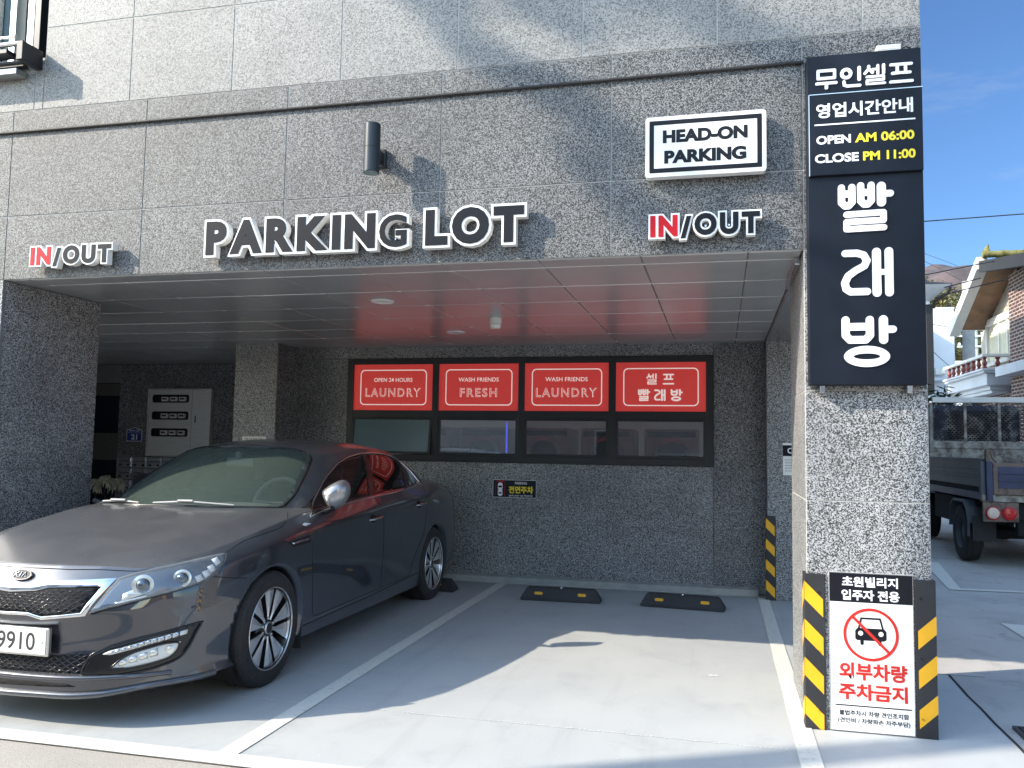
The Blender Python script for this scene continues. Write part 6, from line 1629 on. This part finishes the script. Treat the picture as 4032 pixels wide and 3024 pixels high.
# ------------------------------------------------------------------ plants, hillside, mountain
m, t, b = new_mat('leaf_green')
at = t.nodes.new('ShaderNodeAttribute'); at.attribute_name = 'tone'
t.links.new(mixc(t, 1.0, ramp(t, noise(t, 3, 3), [(.3, (.020, .045, .014)), (.7, (.055, .095, .028))]), at.outputs['Color'], 'MULTIPLY'), b.inputs['Base Color']); b.inputs['Roughness'].default_value = .5
m, t, b = new_mat('leaf_pine')
at = t.nodes.new('ShaderNodeAttribute'); at.attribute_name = 'tone'
t.links.new(mixc(t, 1.0, ramp(t, noise(t, .35, 3), [(.3, (.045, .065, .025)), (.55, (.11, .115, .04)), (.72, (.15, .085, .035))]), at.outputs['Color'], 'MULTIPLY'), b.inputs['Base Color']); b.inputs['Roughness'].default_value = .7
plain('bark', (.10, .075, .055), .9, var=.3, vscale=10)
def leaf(mb, p, d, L, W, rnd, tone):
    d = d.normalized(); s_ = d.cross(Vector((rnd.uniform(-1, 1), rnd.uniform(-1, 1), 1.2))).normalized()*W
    n_ = s_.cross(d).normalized()*L*.12
    mb.add([p, p+d*L*.4+s_-n_*.3, p+d*L-n_, p+d*L*.4-s_-n_*.3, p+d*L*.4+n_*.4], [(0, 1, 4), (1, 2, 4), (2, 3, 4), (3, 0, 4)], 0, True, tone)
r = thing('broadleaf_shrub', 'dark green shrub with long drooping leaves behind the truck cab', 'shrub', (3.7, 15.4, 0))
rnd = random.Random(12); lf, st = MB(), MB()
tips = []
for k in range(30):
    a = rnd.uniform(0, 6.28); q = rnd.uniform(.1, .75); tx, ty_ = 3.72+q*math.cos(a)*.8, 16.2+q*math.sin(a)*.4
    tz = 2.28+rnd.uniform(-.5, .45)-.35*max(0, tx-3.72)
    st.tube([(3.72, 16.2, .0), ((3.72+tx)/2, 16.2, tz*.6), (tx, ty_, tz)], [.02, .012, .006], 5)
    for j in range(22):
        b_ = rnd.uniform(0, 6.28); e = rnd.uniform(-.5, .7); base = Vector((tx, ty_, tz-rnd.uniform(0, .28)))
        leaf(lf, base, Vector((math.cos(b_), math.sin(b_), e)), rnd.uniform(.16, .26), rnd.uniform(.018, .032), rnd, rnd.uniform(.6, 1.4))
st.build('stem', 'bark', r); lf.build('foliage', 'leaf_green', r)
# wooded slope
m, t, b = new_mat('hill_earth'); co = coord(t)
c = ramp(t, noise(t, .03, 9, .7, co), [(.34, (.075, .060, .066)), (.47, (.095, .073, .078)), (.55, (.065, .053, .060)), (.66, (.036, .036, .040))])
t.links.new(c, b.inputs['Base Color']); b.inputs['Roughness'].default_value = 1
m, t, b = new_mat('slope_earth'); t.links.new(ramp(t, noise(t, .4, 6), [(.3, (.05, .05, .03)), (.7, (.12, .10, .06))]), b.inputs['Base Color'])
from mathutils import noise as mnoise
mb = MB(); nx, ny = 90, 60; vs = []
for j in range(ny+1):
    for i in range(nx+1):
        x = -160+i*10; y = 560+j*9
        px_ = x/y*1.0
        h_ = 188*math.exp(-((x-238)/150)**2)*min(1, max(0, (y-540)/300)) + 150*math.exp(-((x-60)/190)**2)*min(1, max(0, (y-560)/330)) + 120*math.exp(-((x-480)/210)**2)*min(1, max(0, (y-560)/300))
        v_ = Vector((x*.008, y*.008, 0)); h_ *= 1+.13*mnoise.fractal(v_, 1.0, 2.0, 5); h_ += 7*mnoise.fractal(Vector((x*.03, y*.03, 3)), .8, 2.1, 5)
        vs.append((x, y, h_*.645))
mb.add(vs, [(j*(nx+1)+i, j*(nx+1)+i+1, (j+1)*(nx+1)+i+1, (j+1)*(nx+1)+i) for j in range(ny) for i in range(nx)], 0, True)
tag(mb.build('mountain', 'hill_earth'), kind='structure')
mb = MB(); vs = []; nx, ny = 30, 24
for j in range(ny+1):
    for i in range(nx+1):
        x = -10+i*2.4; y = 52+j*3.0
        vs.append((x, y, min(13.5, max(0, (y-54)*.47)) + .8*mnoise.noise(Vector((x*.2, y*.2, 0)))))
mb.add(vs, [(j*(nx+1)+i, j*(nx+1)+i+1, (j+1)*(nx+1)+i+1, (j+1)*(nx+1)+i) for j in range(ny) for i in range(nx)], 0, True)
tag(mb.build('hillside', 'slope_earth'), kind='structure')
mb = MB(); rnd = random.Random(33)
for k in range(64):
    y = rnd.uniform(56, 84); x = y*rnd.uniform(.215, .325); g_ = min(13.5, (y-54)*.47); h_ = rnd.uniform(2.2, 4.0); cr = rnd.uniform(1.0, 1.9)
    mb.tube([(x, y, g_-.3), (x+rnd.uniform(-.3, .3), y, g_+h_)], [.12, .04], 5, 1)
    T = rnd.uniform(.6, 1.35)
    for c_ in range(10):
        cc = Vector((x+rnd.gauss(0, cr*.45), y+rnd.gauss(0, cr*.45), g_+h_*rnd.uniform(.45, 1.1)))
        for l_ in range(34):
            d = Vector((rnd.gauss(0, 1), rnd.gauss(0, 1), rnd.gauss(0, .7))); p = cc+d.normalized()*rnd.uniform(.1, .62)
            leaf(mb, p, d, rnd.uniform(.18, .34), rnd.uniform(.06, .12), rnd, T*rnd.uniform(.6, 1.3))
tag(mb.build('hillside_wood', ['leaf_pine', 'bark']), 'mixed pine and autumn wood covering the slope behind the white house', 'wood', kind='stuff')

# the tall tree across the street whose boughs shade the right of the facade
r = thing('tall_pine', 'tall sparse pine standing across the street, outside the picture', 'tree', (-9.5, -1.0, 0))
mb = MB(); mb.tube([(-9.5, -1.0, -.1), (-9.45, -1.02, 4), (-9.5, -1.0, 8), (-9.45, -1.0, 12.4)], [.17, .14, .11, .04], 12); mb.build('trunk', 'bark', r)
t0 = 7.5
def lift(q): return Vector((q[0]-1.425*t0, 4.47-.731*t0, q[1]+t0))
for L, w_, dn in (([(-1.55, 3.86), (-1.15, 3.58), (-.84, 3.40), (-.57, 3.15), (-.39, 3.04)], .085, 100), ([(-1.15, 4.08), (-.98, 3.97), (-.80, 3.84)], .09, 70), ([(-1.15, 4.08), (-.6, 4.1), (-.21, 3.93), (.04, 3.78), (.36, 3.57), (.5, 3.42)], .10, 80),
                  ([(-.75, 3.04), (-.57, 2.88), (-.39, 2.69), (-.26, 2.60)], .10, 70), ([(-.2, 3.07), (.01, 2.75), (.12, 2.6)], .05, 60), ([(-2.0, 4.3), (-1.79, 4.14), (-1.5, 4.05)], .08, 60)):
    lf, st = MB(), MB(); rnd = random.Random(int(dn+w_*1000))
    P = [lift(q) for q in L]; st.tube([Vector((-9.48, -1.0, P[-1].z-.5))]+[p for p in P[::-1]], .022, 6)
    for a, b_ in zip(P, P[1:]):
        n = int(dn*9*(b_-a).length)
        for k in range(n):
            p = a.lerp(b_, rnd.random())+Vector((rnd.gauss(0, w_*.26), rnd.gauss(0, w_*.14), rnd.gauss(0, w_*.30)))
            leaf(lf, p, Vector((rnd.gauss(0, 1), rnd.gauss(0, 1), rnd.gauss(0, 1))), rnd.uniform(.07, .13), rnd.uniform(.03, .05), rnd, rnd.uniform(.7, 1.3))
    st.build('branch', 'bark', r); lf.build('foliage', 'leaf_pine', r)
# other side of the street, seen only as reflections and bounced light
plain('stucco_tan', (.42, .25, .15), .8, var=.08); plain('stucco_white', (.66, .67, .68), .8, var=.06)
def opposite(name, label, x0, x1, y, h_, wall, win, roofm):
    r = thing(name, label, 'house', ((x0+x1)/2, y, 0))
    mb = MB(); mb.box(x0, x1, y-6, y, 0, h_); mb.build('wall', wall, r)
    mb = MB(); mb.cbox(x0-.2, x1+.2, y-6.2, y+.25, h_, h_+.22, .02); mb.build('roof', roofm, r)
    for (a, b_, c_, d) in win:
        mb = MB(); mb.box(a, b_, y+.005, y+.03, c_, d, 1); mb.cbox(a-.06, a, y+.004, y+.06, c_-.06, d+.06, .01); mb.cbox(b_, b_+.06, y+.004, y+.06, c_-.06, d+.06, .01); mb.cbox(a, b_, y+.004, y+.06, d, d+.06, .01); mb.cbox(a, b_, y+.004, y+.09, c_-.06, c_, .01); mb.box((a+b_)/2-.02, (a+b_)/2+.02, y+.03, y+.045, c_, d, 0); mb.build('window', ['trim_white', 'glass_dark'], r)
    return r
opposite('street_house', 'grey brick house with barred white gate across the street, outside the picture', -5.8, 5.0, -7.5, 4.6, 'brick_grey', [(-1.8, -.6, 1.0, 2.3), (2.2, 3.6, 1.0, 2.3), (-3.6, -2.6, 1.1, 2.2)], 'roof_dark')
opposite('street_house', 'white stucco house across the street, outside the picture on the left', -16.5, -6.0, -7.2, 5.6, 'stucco_white', [(-14, -12.4, 1, 2.4), (-10.5, -8.8, 1, 2.4), (-14, -12.4, 3.6, 4.8), (-10.5, -8.8, 3.6, 4.8)], 'stucco_tan')
opposite('street_house', 'tan stucco house across the street, outside the picture on the right', 8.5, 16, -3.0, 6.0, 'stucco_tan', [(9.4, 10.8, 1, 2.4), (12, 13.6, 1, 2.4), (9.4, 10.8, 3.8, 5.0)], 'stucco_white')
r = thing('barred_gate', 'white barred gate beside the grey brick house, outside the picture', 'gate', (.9, -7.3, 0))
mb = MB()
for k in range(9): mb.cbox(-.2, 1.6, -7.32, -7.28, .25+k*.24, .36+k*.24, .01)
mb.cbox(-.26, -.2, -7.34, -7.26, .0, 2.4, .01); mb.cbox(1.6, 1.66, -7.34, -7.26, 0, 2.4, .01); mb.build('slat_panel', 'trim_white', r)
